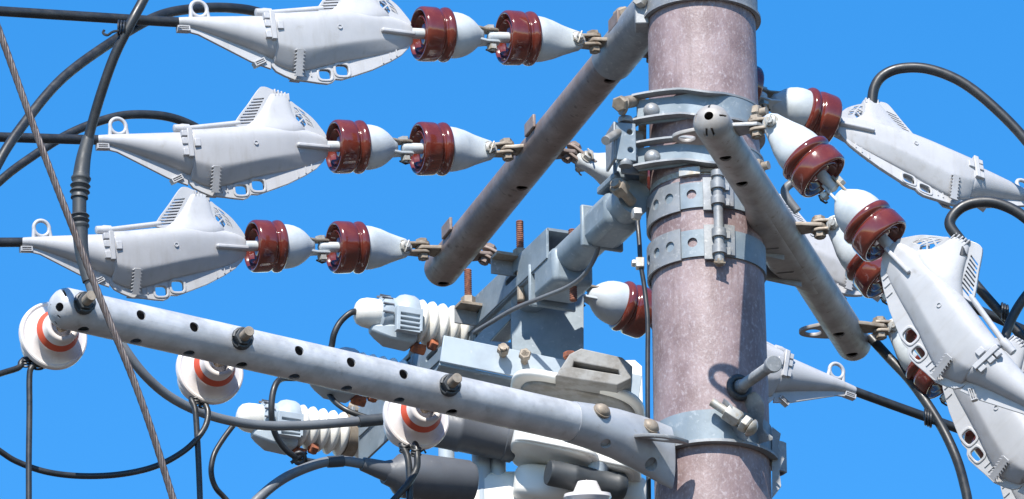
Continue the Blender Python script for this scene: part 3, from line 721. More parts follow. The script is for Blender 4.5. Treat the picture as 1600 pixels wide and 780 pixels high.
for z0, z1 in ((zA0, zA1), (zB0, zB1)):
    H = z1-z0
    for a, b_ in ((.02, .30), (.58, .86)):
        MB().lathe([(z0+H*a, .0105), (z0+H*a, .0150), (z0+H*b_, .0150), (z0+H*b_, .0105)], 20, Matrix.Translation(hp), axis='z').build('hinge_knuckle', 'galv', hb, world=True)
        M_ = Matrix.Translation(hp+V((0, 0, z0+H*(a+b_)/2))) @ Matrix.Rotation(ah, 4, 'Z')
        MB().box((-.005, .012, 0), (.004, .026, H*.26), M_).build('hinge_tab', 'galv', hb, world=True, bev=.001)
b = MB(); b.hexa(hp+V((0, 0, zB0-.012)), V((0, 0, -1)), .011, .012); b.tube([hp+V((-.012, -.008, zB0-.02)), hp+V((.012, -.008, zB0-.022))], .002, 6); b.build('hinge_nut', 'tan', hb, world=True)
# little worm strap
zs = zf(268)
ws = thing('worm_strap', 'thin stainless strap with a small buckle round the pole above the hinged straps', 'strap', Matrix.Translation((0, 0, zs)))
MB().rings(arc(zs-.006, zs+.006, -200, 20, .0006, .0014, 60)).build('strap', 'bolt', ws, world=True, ang=30)
MB().rings(arc(zs-.009, zs+.009, -117, -96, .002, .009, 12)).build('buckle', 'bolt', ws, world=True, bev=.001)
MB().rings(arc(zs-.003, zs+.004, -97, -78, .003, .004, 12)).build('strap_tail', 'tan', ws, world=True)

# step bolt
sb = thing('step_bolt', 'threaded steel step bolt sticking out of the pole above the lowest band', 'bolt', Matrix.Translation(onpole(1158, 606)))
q0 = onpole(1153, 608, -.01); q1 = at(1207, 570, -.30)
ax = (q1-q0).normalized(); L = (q1-q0).length
pr = []
k = 0; u_ = 0
while u_ < L*.88:
    pr += [(u_, .0108), (u_+.0016, .0120), (u_+.0032, .0108)]; u_ += .0042
MB().lathe(pr+[(L*.9, .0115), (L, .0115)], 20, frame(q0, ax)).build('rod', 'galv', sb, world=True, ang=20)
MB().lathe([(L-.004, .017), (L+.008, .0175), (L+.010, .016)], 24, frame(q0, ax)).build('head', 'galv', sb, world=True)
b = MB(); pw = onpole(1153, 607); no = V((pw.x, pw.y, 0)).normalized(); b.tube([pw+no*.006+(V((0, 0, 1))*math.cos(a)+no.cross(V((0, 0, 1)))*math.sin(a))*.022 for a in [R(15*k) for k in range(24)]], .007, 10, close=True); b.build('gasket', 'sleeve', sb, world=True)
b = MB(); b.lathe([(.004, .017), (.016, .015), (.03, .0125)], 20, frame(q0+ax*.008, ax)); b.build('collar', 'galv', sb, world=True)

# ------------------------------------------------------------------ bracket arm behind the pole (carries cutouts and switch)
KZ = at(992, 308, -.02).z
K0 = at(992, 308, -.02); K1 = atz(572, 706, KZ); dK = (K1-K0).normalized(); rK = .038
def onK(x, dz=0.): 
    k = (x-992)/(572-992); return atz(992+k*(572-992), 308+k*(706-308), KZ)+V((0, 0, dz))
sK = V((0, 0, 1)).cross(dK).normalized()
if sK.y > 0: sK = -sK          # horizontal, towards the viewer
bk = thing('bracket_arm', 'blue grey tubular bracket arm running back left from the pole bands', 'bracket arm', Matrix.Translation(K0))
MB().lathe([(0, rK), ((onK(745)-K0).length, rK)], 36, frame(K0, dK)).build('tube', 'bluegalv', bk, world=True, ang=40)
# eight sided clamp near the pole
def kbox(x, a, b_, c_, off=(0, 0), m='bluegalv', name='clamp', bev=.004):
    M_ = frame(onK(x)+sK*off[0]+V((0, 0, off[1])), dK); return MB().box((0, 0, 0), (a, b_, c_), M_).build(name, m, bk, world=True, bev=bev)
kbox(955, .15, .082, .080, (0, -.004), name='pole_clamp', bev=.02)
kbox(940, .012, .094, .094, (0, 0), name='clamp_flange')
kbox(975, .10, .060, .016, (0.01, .05), name='clamp_ear')
b = MB(); p = at(972, 298, -.06); b.hexa(p, V((-.5, -.8, .3)), .02, .022); b.lathe([(-.04, .011), (.03, .011)], 14, frame(p, V((-.5, -.8, .3)))); b.build('clamp_bolt', 'tan', bk, world=True)
b = MB(); p = at(1000, 335, -.10); b.hexa(p, V((-.9, -.3, 0)), .014, .016); b.build('clamp_bolt', 'bolt', bk, world=True)
# curved strap over the band
rs = [];
for k in range(9):
    a = R(-20+k*25); c = at(985, 262, -.02)
    rs.append([c+dK*.0+V((-.03*math.cos(a), -.01, .045*math.sin(a)))+V((0, 0, 0)), c+V((-.036*math.cos(a), -.01, .052*math.sin(a))), c+V((-.036*math.cos(a), .05, .052*math.sin(a))), c+V((-.03*math.cos(a), .05, .045*math.sin(a)))])
MB().rings(rs).build('saddle_strap', 'bluegalv', bk, world=True, ang=60)
# lower channel with saddle
kbox(880, .115, .092, .08, (0, -.024), name='saddle_block', bev=.012)
kbox(862, .008, .106, .095, (0, -.028), name='saddle_flange')
Lc = (onK(590)-onK(885)).length
ch = thing('channel_rail', 'dark slotted steel channel rail lying along the bracket arm', 'channel', frame(onK(888)+V((0, 0, .020))+sK*.046, dK))
plate('web', [(0, -.022), (Lc, -.022), (Lc, .045), (0, .045)], [circ(Lc*f_, .008, .035, .007, 16, .5) for f_ in (.18, .38, .6, .8)], .006, 'bluegalv', ch, Matrix.Translation((0, 0, 0)) @ xz(), bev=.001)
MB().box((Lc/2, -.026, .044), (Lc, .052, .006)).build('upper_flange', 'bluegalv', ch)
MB().box((Lc/2, -.026, -.022), (Lc, .052, .006)).build('lower_flange', 'bluegalv', ch)
ch2 = thing('channel_rail', 'pale steel channel rail on the viewer side of the bracket arm, under the cutout', 'channel', frame(onK(770)+V((0, 0, -.03))+sK*.042, dK))
Lc2 = (onK(590)-onK(770)).length
MB().box((Lc2/2, 0, 0), (Lc2, .006, .07)).build('web', 'bluegalv', ch2); MB().box((Lc2/2, -.025, .034), (Lc2, .05, .006)).build('upper_flange', 'bluegalv', ch2)
# rusty threaded rods
for i, (x, yt, yb, Y, lab) in enumerate(((812, 346, 478, .45, 'rusty threaded rod standing on the bracket arm, tallest one in the middle'), (894, 362, 470, .30, 'rusty threaded rod at the right end of the channel rail'), (731, 424, 478, .62, 'rusty threaded rod above the ribbed cutout'))):
    top = at(x, yt, Y); bot = V((top.x, top.y, at(x, yb, Y).z))
    t = thing('threaded_rod', lab, 'rod', Matrix.Translation(bot), 'rusty threaded rods')
    pr = []; h = (top-bot).length; q = 0
    while q < h: pr += [(q, .0072), (q+.0022, .0084), (q+.0044, .0072)]; q += .0046
    MB().lathe(pr, 14, Matrix.Translation(bot), axis='z').build('rod', 'rust', t, world=True, ang=20)
    zz = at(x, 402 if i == 0 else (386 if i == 1 else 476), Y).z
    b = MB(); b.lathe([(zz, .0155), (zz+.016, .0155), (zz+.018, .012)], 6, Matrix.Translation((bot.x, bot.y, 0)), axis='z'); b.build('nut', 'tan', t, world=True)
    if i != 1:
        M_ = frame(V((bot.x, bot.y, zz-.004)), sK); MB().box((.0, 0, 0), (.12 if i == 0 else .05, .038, .007), M_).build('washer_plate', 'tan', t, world=True, bev=.001)
        MB().box((.0, -.016, -.018), (.12 if i == 0 else .05, .005, .034), M_).build('washer_skirt', 'galv', t, world=True)
    if i == 0:
        b = MB(); b.box(V((bot.x, bot.y-.004, zz-.06)), (.016, .022, .09)); b.build('hook', 'tan', t, world=True, bev=.004)

# ------------------------------------------------------------------ hanging frame of the switch
hang = thing('switch_hanger', 'broad blue grey steel hanger plate with an angle bar, over the white switch', 'hanger', Matrix.Translation(at(855, 500, .50)))
Yh = .50
o = [at(x, y, Yh) for x, y in ((798, 452), (912, 462), (912, 568), (800, 552))]
Mh = frame(at(855, 500, Yh), V((1, 0.0, 0)))
I = Mh.inverted(); poly = [((I @ p).x, (I @ p).z) for p in o]
plate('hanger_plate', poly, [], .008, 'bluegalv', hang, Mh @ xz(), world=True, bev=.001)
pA, pB = at(690, 545, .38), at(1000, 608, .46)
Mg = frame(pA, pB-pA, V((0, 0, 1))); Lg = (pB-pA).length
MB().box((Lg/2, 0, 0), (Lg, .007, .06), Mg).build('angle_web', 'hood', hang, world=True, bev=.0015)
MB().box((Lg/2, .036, -.033), (Lg, .065, .007), Mg).build('angle_flange', 'bluegalv', hang, world=True, bev=.0015)
for x, y, m_ in ((786, 548, 'tan'), (820, 556, 'tan')):
    p = at(x, y, .385); b = MB(); b.hexa(p, V((0.05, -1, .1)), .0135, .012); b.lathe([(-.03, .008), (.02 if x < 800 else .012, .008)], 12, frame(p, V((.05, -1, .1)))); b.build('frame_bolt', m_, hang, world=True)
b = MB(); tri = [(742, 530), (806, 470), (806, 552)]
Ms = frame(at(780, 520, .54), V((1, 0, 0))); I = Ms.inverted(); poly = [((I @ at(x, y, .54)).x, (I @ at(x, y, .54)).z) for x, y in ((735, 538), (812, 455), (812, 560))]
pin_ = [((I @ at(x, y, .54)).x, (I @ at(x, y, .54)).z) for x, y in ((766, 534), (798, 500), (798, 536))]
plate('gusset', poly, [pin_], .008, 'bluegalv', hang, Ms @ xz(), world=True)
poly = [((I @ at(x, y, .54)).x, (I @ at(x, y, .54)).z) for x, y in ((690, 560), (740, 545), (745, 600), (690, 590))]
plate('bracket_tab', poly, [], .007, 'galv', hang, Ms @ xz(), world=True)

# ------------------------------------------------------------------ white switch
swd = V(at(1000, 622, .40)-at(800, 582, .40)).normalized()
sw = thing('pole_switch', 'white load break switch tank with rounded lid behind the drilled arm', 'switch', Matrix.Translation(at(890, 650, .45)))
def rbox(c, d, size, r_, m, name, parent, zt=V((0, 0, 1)), seg=5):
    """rounded slab: superellipse plan, rounded edges"""
    n = 40; rs = []; a_, b_, h = size[0]/2, size[1]/2, size[2]
    for k in range(seg*2):
        ph = -math.pi/2+math.pi*k/(seg*2-1); off = r_*math.cos(ph); zz = (-h/2+r_ if ph < 0 else h/2-r_)+r_*math.sin(ph)
        ring = []
        for j in range(n):
            q = 2*math.pi*j/n; c_, s_ = math.cos(q), math.sin(q)
            ring.append(((a_-r_+off)*math.copysign(abs(c_)**.45, c_), (b_-r_+off)*math.copysign(abs(s_)**.45, s_), zz))
        rs.append(ring)
    return MB().rings(rs, frame(c, d, zt)).build(name, m, parent, world=True, ang=50)
swh = horiz(V((1, .10, 0)))
lidd = V(at(1008, 640, .44)-at(802, 594, .44)).normalized()
lidc = at(903, 645, .47)
rbox(lidc, lidd, (.29, .36, .018), .0085, 'tank', 'lid_rim', sw)
rbox(lidc+V((0, .0, -.011)), lidd, (.25, .31, .012), .005, 'cast', 'lid_shade_plate', sw)  # added grey plate, shade under the lid rim put into its colour
rbox(lidc+V((0, .03, .015)), lidd, (.20, .22, .02), .009, 'tank', 'lid', sw)
rbox(lidc+V((0.01, .06, -.10)), lidd, (.23, .20, .19), .03, 'tank', 'tank_body', sw)
# cast lifting lug on the lid
b = MB(); cpts = [at(x, y, .30) for x, y in ((868, 600), (890, 566), (908, 557), (972, 571), (988, 585), (986, 604), (964, 615), (905, 606))]
Ml = frame(at(920, 580, .30), V((1, 0, 0))); I = Ml.inverted(); poly = [((I @ p).x, (I @ p).z) for p in cpts]
slot = [((I @ at(x, y, .30)).x, (I @ at(x, y, .30)).z) for x, y in ((897, 578), (966, 591), (968, 598), (895, 586))]
lg = plate('lifting_lug', poly, [slot], .09, 'cast', sw, Ml @ xz(), world=True, bev=.0025)
for x, y in ((890, 553), (960, 566)):
    b = MB(); b.hexa(at(x, y+6, .32), V((0, 0, 1)), .014, .012); b.build('lug_bolt', 'orange', lg, world=True)
plate('rear_tab', [(-.03, -.06), (.035, -.06), (.035, .045), (.02, .06), (-.03, .06)], [], .01, 'tank', sw, frame(at(978, 605, .62), V((1, 0, 0))) @ xz(), world=True, bev=.002)
# white terminal housings
rbox(at(868, 693, .30), V(at(925, 705, .30)-at(800, 680, .30)), (.175, .16, .085), .008, 'tank', 'terminal_housing', sw)
rbox(at(955, 722, .34), V(at(925, 705, .30)-at(800, 680, .30)), (.12, .16, .08), .010, 'tank', 'terminal_housing', sw)
rbox(at(850, 765, .36), V((1, .05, -.1)), (.13, .12, .075), .02, 'tank', 'terminal_housing', sw)
rbox(at(952, 775, .38), V((1, .05, -.1)), (.16, .12, .07), .02, 'tank', 'terminal_housing', sw)
hd = V(at(925, 705, .30)-at(800, 680, .30))
for cx_, cy_, w1, w2 in ((868, 716, .186, .17), (955, 744, .128, .17)):
    rbox(at(cx_, cy_, .30 if cx_ < 900 else .34), hd, (w1, w2, .012), .004, 'tank', 'housing_lip', sw)
# dark rubber bushings
def bushing(px0, px1, Y0, Y1, r_, m, name, prof=None):
    a, b_ = at(*px0, Y0), at(*px1, Y1); L = (b_-a).length
    prof = prof or [(0, .7), (.01, .90), (.05, .97), (.30, .97), (.31, 1.0), (.36, 1.0), (.37, .97), (.86, .98), (.87, 1.03), (.97, 1.03), (1, .9)]
    return MB().lathe([(u*L, q*r_) for u, q in prof], 36, frame(a, b_-a)).build(name, m, sw, world=True, ang=50)
bushing((672, 664), (806, 690), .28, .32, .045, 'rubber', 'bushing_boot')
bushing((600, 738), (735, 756), .18, .26, .048, 'rubber', 'bushing_boot', [(0, .35), (.0, .5), (.10, .62), (.16, .88), (.24, 1), (.95, 1), (1, .9)])
bushing((855, 738), (975, 762), .24, .3, .028, 'sleeve', 'bushing_boot')
bushing((920, 792), (938, 720), .28, .28, .022, 'hood', 'drop_pipe')
for x, r_ in ((752, .020), (778, .016)):
    a, b_ = at(x, 700, .36), at(x, 840, .36); MB().tube([a, V((a.x, a.y, b_.z))], r_, 24).build('drop_pipe', 'hood', sw, world=True)
a = at(697, 675, .42); MB().tube([a, V((a.x, a.y, a.z-.16))], .017, 20).build('drop_pipe', 'hood', sw, world=True)
c = at(918, 775, .22); MB().lathe([(-.02, .02), (-.012, .046), (-.003, .05), (.004, .048), (.008, .03), (.03, .02)], 36, frame(c, V((0, -.25, 1)), V((1, 0, 0)))).build('sealing_disc', 'white', sw, world=True)
rbox(at(790, 800, .44), V((1, 0, 0)), (.3, .2, .12), .03, 'tank', 'tank_base', sw)

# ------------------------------------------------------------------ fuse cutouts
def make_cutout():
    t = thing('fuse_cutout', '', 'cutout')
    MB().lathe([(-.006, .006), (-.002, .020), (.004, .027), (.016, .0315), (.034, .033), (.052, .032), (.058, .026)], 32).build('end_cap', 'ribbed', t, ang=60)
    MB().lathe([(.046, .034), (.050, .041), (.066, .043), (.072, .040), (.082, .042), (.090, .050), (.100, .0535), (.118, .0535), (.126, .050), (.128, .03)], 36).build('hood', 'hood', t, ang=45)
    for k in range(7):
        a = R(35+k*26); M_ = Matrix.Rotation(a-R(90), 4, 'X')
        MB().box((.056, 0, .0425), (.024, .003, .0045), M_).build('hood_slit', 'coverdark', t)
    # barrel of the fuse holder and its louvred box, towards the viewer and below
    bx = plate('louvre_box', [(.070, -.052), (.128, -.046), (.128, .006), (.070, .004)], [[(.078, -.010+k*-.011), (.122, -.009+k*-.011), (.122, -.0155+k*-.011), (.078, -.0165+k*-.011)] for k in range(4)], .016, 'hood', t, Matrix.Translation((0, -.050, 0)) @ xz(), bev=.001)
    MB().box((.099, -.044, -.022), (.05, .008, .05)).build('louvre_back', 'hood', bx)
    b = MB(); rs = []
    for x, w_, h in ((.030, .012, .012), (.045, .022, .020), (.070, .034, .030), (.120, .034, .032), (.130, .028, .024)):
        rs.append([(x, -w_, -.030), (x, w_, -.030), (x, w_*.8, -.030-h), (x, -w_*.8, -.030-h)])
    b.rings(rs); b.build('fuse_door', 'hood', t, bev=.004)
    pr = [(.122, .03)]
    for k in range(5):
        x = .128+k*.0235
        pr += [(x, .036), (x+.004, .042), (x+.008, .0475), (x+.012, .049), (x+.016, .046), (x+.020, .040)]
    pr += [(.250, .038), (.252, .043), (.278, .043), (.280, .046), (.292, .045), (.300, .038), (.304, .02)]
    MB().lathe(pr, 44).build('ribbed_body', 'ribbed', t, ang=70)
    MB().lathe([(.2425, .040), (.2425, .0465), (.266, .0465), (.266, .040)], 40, cap=(False, False)).build('clamp_band', 'tan', t, ang=30)
    b = MB(); b.box((.254, -.01, .052), (.03, .05, .010)); b.hexa(V((.254, -.02, .05)), V((0, 0, 1)), .012, .02); b.build('clamp_lug', 'tan', t, bev=.001)
    b = MB(); b.box((.244, -.046, .03), (.008, .01, .036)); b.box((.262, -.046, .03), (.008, .01, .036)); b.build('clamp_ear', 'galv', t, bev=.001)
    b = MB(); b.lathe([(.30, .005), (.33, .005)], 10); b.build('terminal', 'bolt', t)
    b = MB(); b.hexa(V((.175, -.012, -.052)), V((-1, -.2, .1)), .013, .016); b.hexa(V((.155, 0, -.062)), V((-1, 0, .1)), .012, .03); b.build('rusty_bolt', 'orange', t)
    return t
dQ = D(.93, .175, .32)
for i, (x, y, xe, lab) in enumerate(((558, 486, 742, 'white ribbed fuse cutout with grey hood above the drilled arm'), (466, 568, 650, 'fuse cutout mostly hidden behind the drilled arm'), (374, 650, 575, 'white ribbed fuse cutout with grey hood below the drilled arm'))):
    c = onK([752, 664, 574][i], .01)
    e_ = at(x, y, 0)
    # its far end sits on the rail
    Yc = c.y - .30*dQ.y
    M_ = frame(at(x, y, Yc), dQ)
    if i == 0:
        cut = make_cutout(); cut.matrix_world = M_; TM[cut.name] = M_.copy(); cut['label'] = lab; cut['group'] = 'fuse cutouts on the bracket arm'
    else: dup(cut, M_, lab, 'fuse cutouts on the bracket arm')

# ------------------------------------------------------------------ cables
def ties(o, pts, r_=.012):
    pass
K = 'cable'
wire('jumper_cable', px((470, 60, .22), (415, 24, .14), (365, 13, .06), (300, 14, -.02), (240, 28, -.1), (165, 72, -.2), (95, 125, -.28), (40, 190, -.34), (0, 250, -.38), (-30, 320, -.4), (-50, 420, -.42)), .0105, K, 'black jumper cable arching left from the top left clamp cover')
wire('jumper_cable', px((380, 250, .75), (325, 210, .72), (275, 186, .68), (225, 179, .64), (175, 184, .60), (110, 208, .55), (50, 245, .5), (0, 283, .45), (-60, 345, .4), (-90, 420, .35)), .0095, K, 'black jumper cable arching left from the middle left clamp cover')
vc = thing('riser_cable', 'black vertical cable with two ribbed sleeves crossing the left conductors', 'cable', Matrix.Translation(at(125, 300, -.22)))
P_ = px((262, -80, -.26), (228, -8, -.27), (205, 35, -.28), (180, 85, -.27), (160, 140, -.25), (145, 190, -.23), (135, 230, -.22), (128, 262, -.22), (125, 300, -.22), (125, 350, -.22), (128, 390, -.22), (136, 430, -.22), (152, 475, -.21), (188, 535, -.2), (225, 585, -.17), (270, 623, -.12), (330, 650, -.06), (400, 664, 0), (470, 665, .04), (540, 660, .08), (575, 657, .1))
MB().tube(spline(P_[:10], 8), .0105, 14).build('upper_run', 'cable', vc, world=True, ang=70)
MB().tube(spline(P_[9:], 8), .0098, 14).build('lower_run', 'greycable', vc, world=True, ang=70)
for (ya, yb, rs_) in ((0, 0, 0),):
    a = spline(px((138, 215, -.22), (130, 250, -.22), (126, 285, -.22), (124, 310, -.22)), 10)
    n_ = len(a); rr = []
    for i in range(n_):
        u_ = i/(n_-1); r_ = .0125+.0055*min(1, u_*1.6)
        if .58 < u_ < .95: r_ = .0185+.0028*math.sin((u_-.58)/.37*math.pi*6)
        rr.append(r_)
    MB().tube(a, rr, 20).build('sleeve', 'sleeve', vc, world=True, ang=70)
    MB().tube(px((124, 306, -.22), (124, 345, -.22)), .0145, 20).build('sleeve_body', 'sleeve', vc, world=True, ang=70)
    a = spline(px((124, 336, -.22), (125, 360, -.22), (128, 395, -.22), (138, 440, -.22)), 10); n_ = len(a); rr = []
    for i in range(n_):
        u_ = i/(n_-1); r_ = .0185-.0065*u_
        if u_ < .28: r_ = .0182+.0028*math.sin(u_/.28*math.pi*5)
        rr.append(r_)
    MB().tube(a, rr, 20).build('sleeve', 'sleeve', vc, world=True, ang=70)
MB().tube(px((560, 659, .09), (600, 655, .11)), .0125, 16).build('end_boot', 'sleeve', vc, world=True)
# tie where it crosses the top conductor
tk = MB(); c = at(190, 45, -.27)
for q in range(3): tk.tube([c+D(1, .1, 0)*((q-1)*.006)+ (right*.0*math.cos(a)+up*.016*math.cos(a)+fwd*.026*math.sin(a)) for a in [R(24*k) for k in range(15)]], .0022, 6, close=True)
tk.tube(spline(px((186, 48, -.295), (176, 50, -.29), (168, 55, -.285), (161, 52, -.28), (163, 47, -.28)), 5), .0028, 6)
o = tk.build('tie_wire', 'cable', None); tag(o, 'thin black tie wire with a curled end on the top left conductor', 'tie wire')
# stranded guy wire in front of everything
gp = spline(px((-60, -110, -1.15), (0, 52, -1.12), (58, 212, -1.1), (112, 352, -1.08), (162, 480, -1.06), (208, 592, -1.04), (240, 682, -1.02), (272, 785, -1.0), (310, 900, -.98)), 40)
gw = thing('guy_wire', 'grey twisted steel strand slanting down in front of the left side', 'strand', Matrix.Translation(gp[0]))
acc = [0]
for a, b_ in zip(gp, gp[1:]): acc.append(acc[-1]+(b_-a).length)
for s in range(6):
    pts = []
    for i, p in enumerate(gp):
        tg = (gp[min(i+1, len(gp)-1)]-gp[max(i-1, 0)]).normalized(); n1 = tg.cross(fwd).normalized(); n2 = tg.cross(n1)
        a = acc[i]/.11*2*math.pi+s*math.pi/3; pts.append(p+(n1*math.cos(a)+n2*math.sin(a))*.0045)
    MB().tube(pts, .0028, 7).build('strand', 'strand', gw, world=True, ang=80)
MB().tube(gp, .0034, 8).build('core', 'strand', gw, world=True, ang=80)
# leads of the pin insulators: they loop round the groove behind the skirt
def groove(i, a): return PI_[i] @ V((.195, .042*math.cos(a), .042*math.sin(a)))
Yi = [m.translation.y+.17 for m in PI_]
def lead(pts, lab, r_=.0062, m='cable'): return wire('lead_wire', pts, r_, m, lab, 'lead wire', 10)
y0, y1, y2 = Yi
lead([groove(0, R(200)), *px((40, 562, y0-.02), (30, 574, y0-.03), (10, 581, y0-.05), (-20, 590, y0-.08), (-60, 600, y0-.1))], 'black lead wire leaving the leftmost pin insulator to the left edge')
lead([groove(0, R(270)), *px((58, 568, y0-.02), (49, 575, y0-.03), (46, 590, y0-.03), (46, 640, y0-.03), (45, 720, y0-.03), (45, 800, y0-.03), (44, 900, y0-.03))], 'black lead wire hanging straight down from the leftmost pin insulator')
lead([groove(1, R(250)), *px((300, 622, y1-.03), (305, 640, y1-.04), (308, 680, y1-.04), (311, 740, y1-.04), (313, 800, y1-.04), (315, 900, y1-.04))], 'black lead wire hanging straight down from the middle pin insulator')
lead([groove(1, R(280)), *px((317, 626, y1-.02), (325, 645, y1-.03), (318, 672, y1-.04), (290, 703, y1-.05), (245, 728, y1-.07), (190, 741, y1-.1), (130, 744, y1-.13), (75, 738, y1-.16), (30, 723, y1-.18), (0, 705, y1-.2), (-60, 660, y1-.25))], 'black lead wire sagging left in a long loop from the middle pin insulator')
lead([groove(2, R(250)), *px((628, 692, y2-.03), (637, 715, y2-.04), (640, 750, y2-.04), (640, 800, y2-.04), (640, 900, y2-.04))], 'black lead wire hanging straight down from the rightmost pin insulator', .007)
lead([groove(2, R(285)), *px((648, 694, y2-.03), (652, 715, y2-.04), (650, 735, y2-.04), (636, 758, y2-.05), (612, 785, y2-.06), (560, 840, y2-.1))], 'black lead wire curling down left from the rightmost pin insulator', .007)
for i, (x, y, Y) in enumerate(((41, 566, y0-.02), (60, 570, y0-.02), (306, 624, y1-.03), (318, 630, y1-.02), (632, 700, y2-.035), (650, 706, y2-.035))):
    t = MB(); c = at(x, y, Y)
    for k in range(3): 
        t.tube([c+up*(.006*(k-1))+(right*math.cos(a)+fwd*math.sin(a))*.009+up*.003*math.sin(a) for a in [R(30*q) for q in range(12)]], .0026, 6, close=True)
    t.tube([c+right*.009, c+right*.016+up*.004, c+right*.02-up*.003], .0022, 6)
    o = t.build('tie_wire', 'cable', None); side = ['leftmost', 'leftmost', 'middle', 'middle', 'rightmost', 'rightmost'][i]; lr = ['left', 'right'][i % 2]
    tag(o, f'small black tie wire on the {lr} lead of the {side} pin insulator', 'tie wire', 'tie wires of the pin insulators')
# cutout leads
Yq = cut.matrix_world.translation.y
q1 = at(558, 486, 0)
cm = [o_ for o_ in bpy.data.objects if o_.name.startswith('fuse_cutout')]
c0, c1, c2 = [TM[o_.name].translation for o_ in sorted(cm, key=lambda o_: o_.name)]
lead([c0+dQ*.004, *px((548, 489, c0.y-.01), (532, 503, c0.y-.01), (522, 522, c0.y-.01), (517, 545, c0.y), (505, 575, c0.y), (470, 590, c0.y-.05), (440, 592, c0.y-.1), (428, 608, c0.y-.12), (424, 640, c0.y-.12), (428, 672, c0.y-.1), (442, 698, c0.y-.08), (462, 714, c0.y-.06), (490, 722, c0.y-.04), (530, 723, .2), (570, 728, .19), (604, 737, .185))], 'black lead wire curling from the upper cutout down past the lower cutout', .0068)
lead([c2+dQ*.004, *px((362, 668, c2.y-.01), (346, 690, c2.y-.02), (334, 712, c2.y-.03), (330, 738, c2.y-.03), (337, 762, c2.y-.02), (356, 784, c2.y), (390, 830, c2.y))], 'black lead wire curling down from the lower cutout cap', .0062)
lead(px((508, 598, c1.y+.06), (518, 622, c1.y+.02), (540, 640, c1.y), (572, 652, c1.y), (610, 660, c1.y), (640, 700, c1.y+.1)), 'black lead wire below the hidden cutout', .0062)
lead(px((572, 690, c2.y+.26), (592, 668, c2.y+.27), (612, 650, c2.y+.28), (640, 640, c2.y+.3)), 'thin black lead wire right of the lower cutout', .004)
t = MB(); c = at(468, 716, c0.y-.06); t.tube([c+right*(.012*math.cos(a))+up*.012*math.sin(a) for a in [R(30*q) for q in range(12)]], .0045, 8, close=True); t.tube([c-right*.018-up*.01, c+right*.015+up*.012], .004, 8); o = t.build('tie_wire', 'cable'); tag(o, 'black tie wire knot on the lead under the lower cutout', 'tie wire')
# thick grey cable into the lower bushing
gc = thing('power_cable', 'thick grey cable curving up into the lower dark bushing', 'cable', Matrix.Translation(at(520, 722, .15)))
MB().tube(spline(px((330, 860, .05), (395, 788, .08), (440, 750, .1), (490, 727, .12), (530, 720, .14), (575, 727, .16), (612, 737, .18)), 10), .0105, 16).build('sheath', 'greycable', gc, world=True, ang=70)
MB().tube(px((512, 722, .13), (536, 720.5, .142)), .0122, 16).build('tape_wrap', 'sleeve', gc, world=True)
MB().tube(px((566, 725, .155), (608, 738, .18)), [.0145, .022], 20).build('entry_boot', 'rubber', gc, world=True)
# grey earth lead beside bracket arm, black wire down the pole
wire('earth_lead', px((940, 345, .12), (938, 372, .13), (930, 402, .15), (912, 430, .18), (888, 448, .24), (850, 464, .30), (805, 482, .36), (765, 505, .42), (740, 520, .46)), .0048, 'greycable', 'thin grey earth lead curving under the bracket arm', 'wire', 10)
ew = thing('earth_wire', 'thin black wire running down the left side of the pole', 'wire', Matrix.Translation(at(1000, 400, -.02)))
MB().tube(spline(px((996, 345, -.03), (999, 380, -.04), (1001, 412, -.045), (1007, 450, -.045), (1012, 500, -.05), (1012, 560, -.05), (1012, 640, -.05), (1013, 720, -.04), (1015, 900, -.03)), 8), .005, 10).build('wire', 'cable', ew, world=True, ang=70)
MB().box(at(1000, 412, -.045), (.018, .02, .022)).build('wire_clip', 'bolt', ew, world=True, bev=.002)
MB().hexa(at(996, 412, -.045), V((-1, -.2, 0)), .008, .012).build('clip_bolt', 'bolt', ew, world=True)
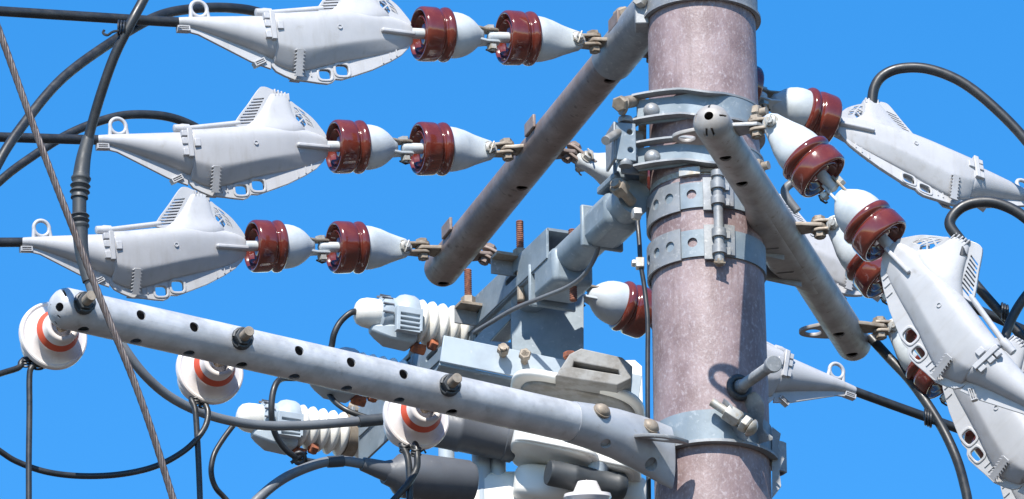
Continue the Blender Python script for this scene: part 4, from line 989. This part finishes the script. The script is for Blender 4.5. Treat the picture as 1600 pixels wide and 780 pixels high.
# right side cables
tr = [o_ for o_ in bpy.data.objects if o_.name.startswith('tension_clamp_cover') and o_.parent is None]
tr.sort(key=lambda o_: o_.name)
def chim(o_): return TM[o_.name] @ V((cx(1200), 0, cz(1200, 100)))
cov = {o_['label']: o_ for o_ in tr}
TRc = next(v for k, v in cov.items() if 'upper right' in k)
R1c = next(v for k, v in cov.items() if 'nearest' in k)
cc = chim(TRc); rc = chim(R1c)
wire('jumper_cable', [cc-V((0, 0, .03)), cc, *px((1366, 138, cc.y), (1380, 118, cc.y), (1408, 107, cc.y), (1450, 108, cc.y), (1500, 127, cc.y), (1550, 165, cc.y), (1605, 222, cc.y), (1660, 300, cc.y), (1700, 400, cc.y))], .0112, K, 'thick black jumper cable arching over the upper right clamp cover')
wire('jumper_cable', [rc-V((0, 0, .03)), rc, *px((1484, 350, rc.y), (1500, 326, rc.y), (1530, 316, rc.y), (1565, 320, rc.y), (1605, 343, rc.y), (1660, 400, rc.y))], .0112, K, 'black jumper cable arching from the chimney of the nearest right cover')
wire('jumper_cable', px((1360, 527, .62), (1390, 560, .6), (1420, 592, .58), (1448, 630, .56), (1474, 672, .55), (1494, 715, .54), (1506, 755, .54), (1514, 800, .54), (1520, 900, .54)), .0105, K, 'black jumper cable dropping from the far end of the right crossarm')
wire('jumper_cable', px((1480, 380, .9), (1515, 432, .9), (1545, 468, .9), (1572, 498, .9), (1605, 535, .9), (1660, 600, .9)), .0105, K, 'black cable slanting down behind the nearest right cover')
wire('jumper_cable', px((1570, 545, .8), (1572, 522, .8), (1585, 490, .8), (1605, 460, .8), (1640, 420, .8)), .0105, K, 'black cable rising steeply at the right edge of the photo')
wire('jumper_cable', px((1246, 330, .3), (1232, 312, .3), (1226, 300, .3), (1232, 290, .3), (1250, 280, .3)), .009, 'greycable', 'short grey cable loop behind the nearest right insulator')
for i, (x, y, Y, lab) in enumerate(((1450, 653, .56, 'tie wire where the dropping cable crosses the right conductor'), (1570, 488, .88, 'tie wire on the crossing cables at the right edge'))):
    t = MB(); c = at(x, y, Y)
    for k in range(3): t.tube([c+D(.9, .4, 0)*((k-1)*.006)+(up*.017*math.cos(a)+fwd*.03*math.sin(a)) for a in [R(24*q) for q in range(15)]], .0026, 6, close=True)
    o = t.build('tie_wire', 'cable'); tag(o, 'black ' + lab, 'tie wire')
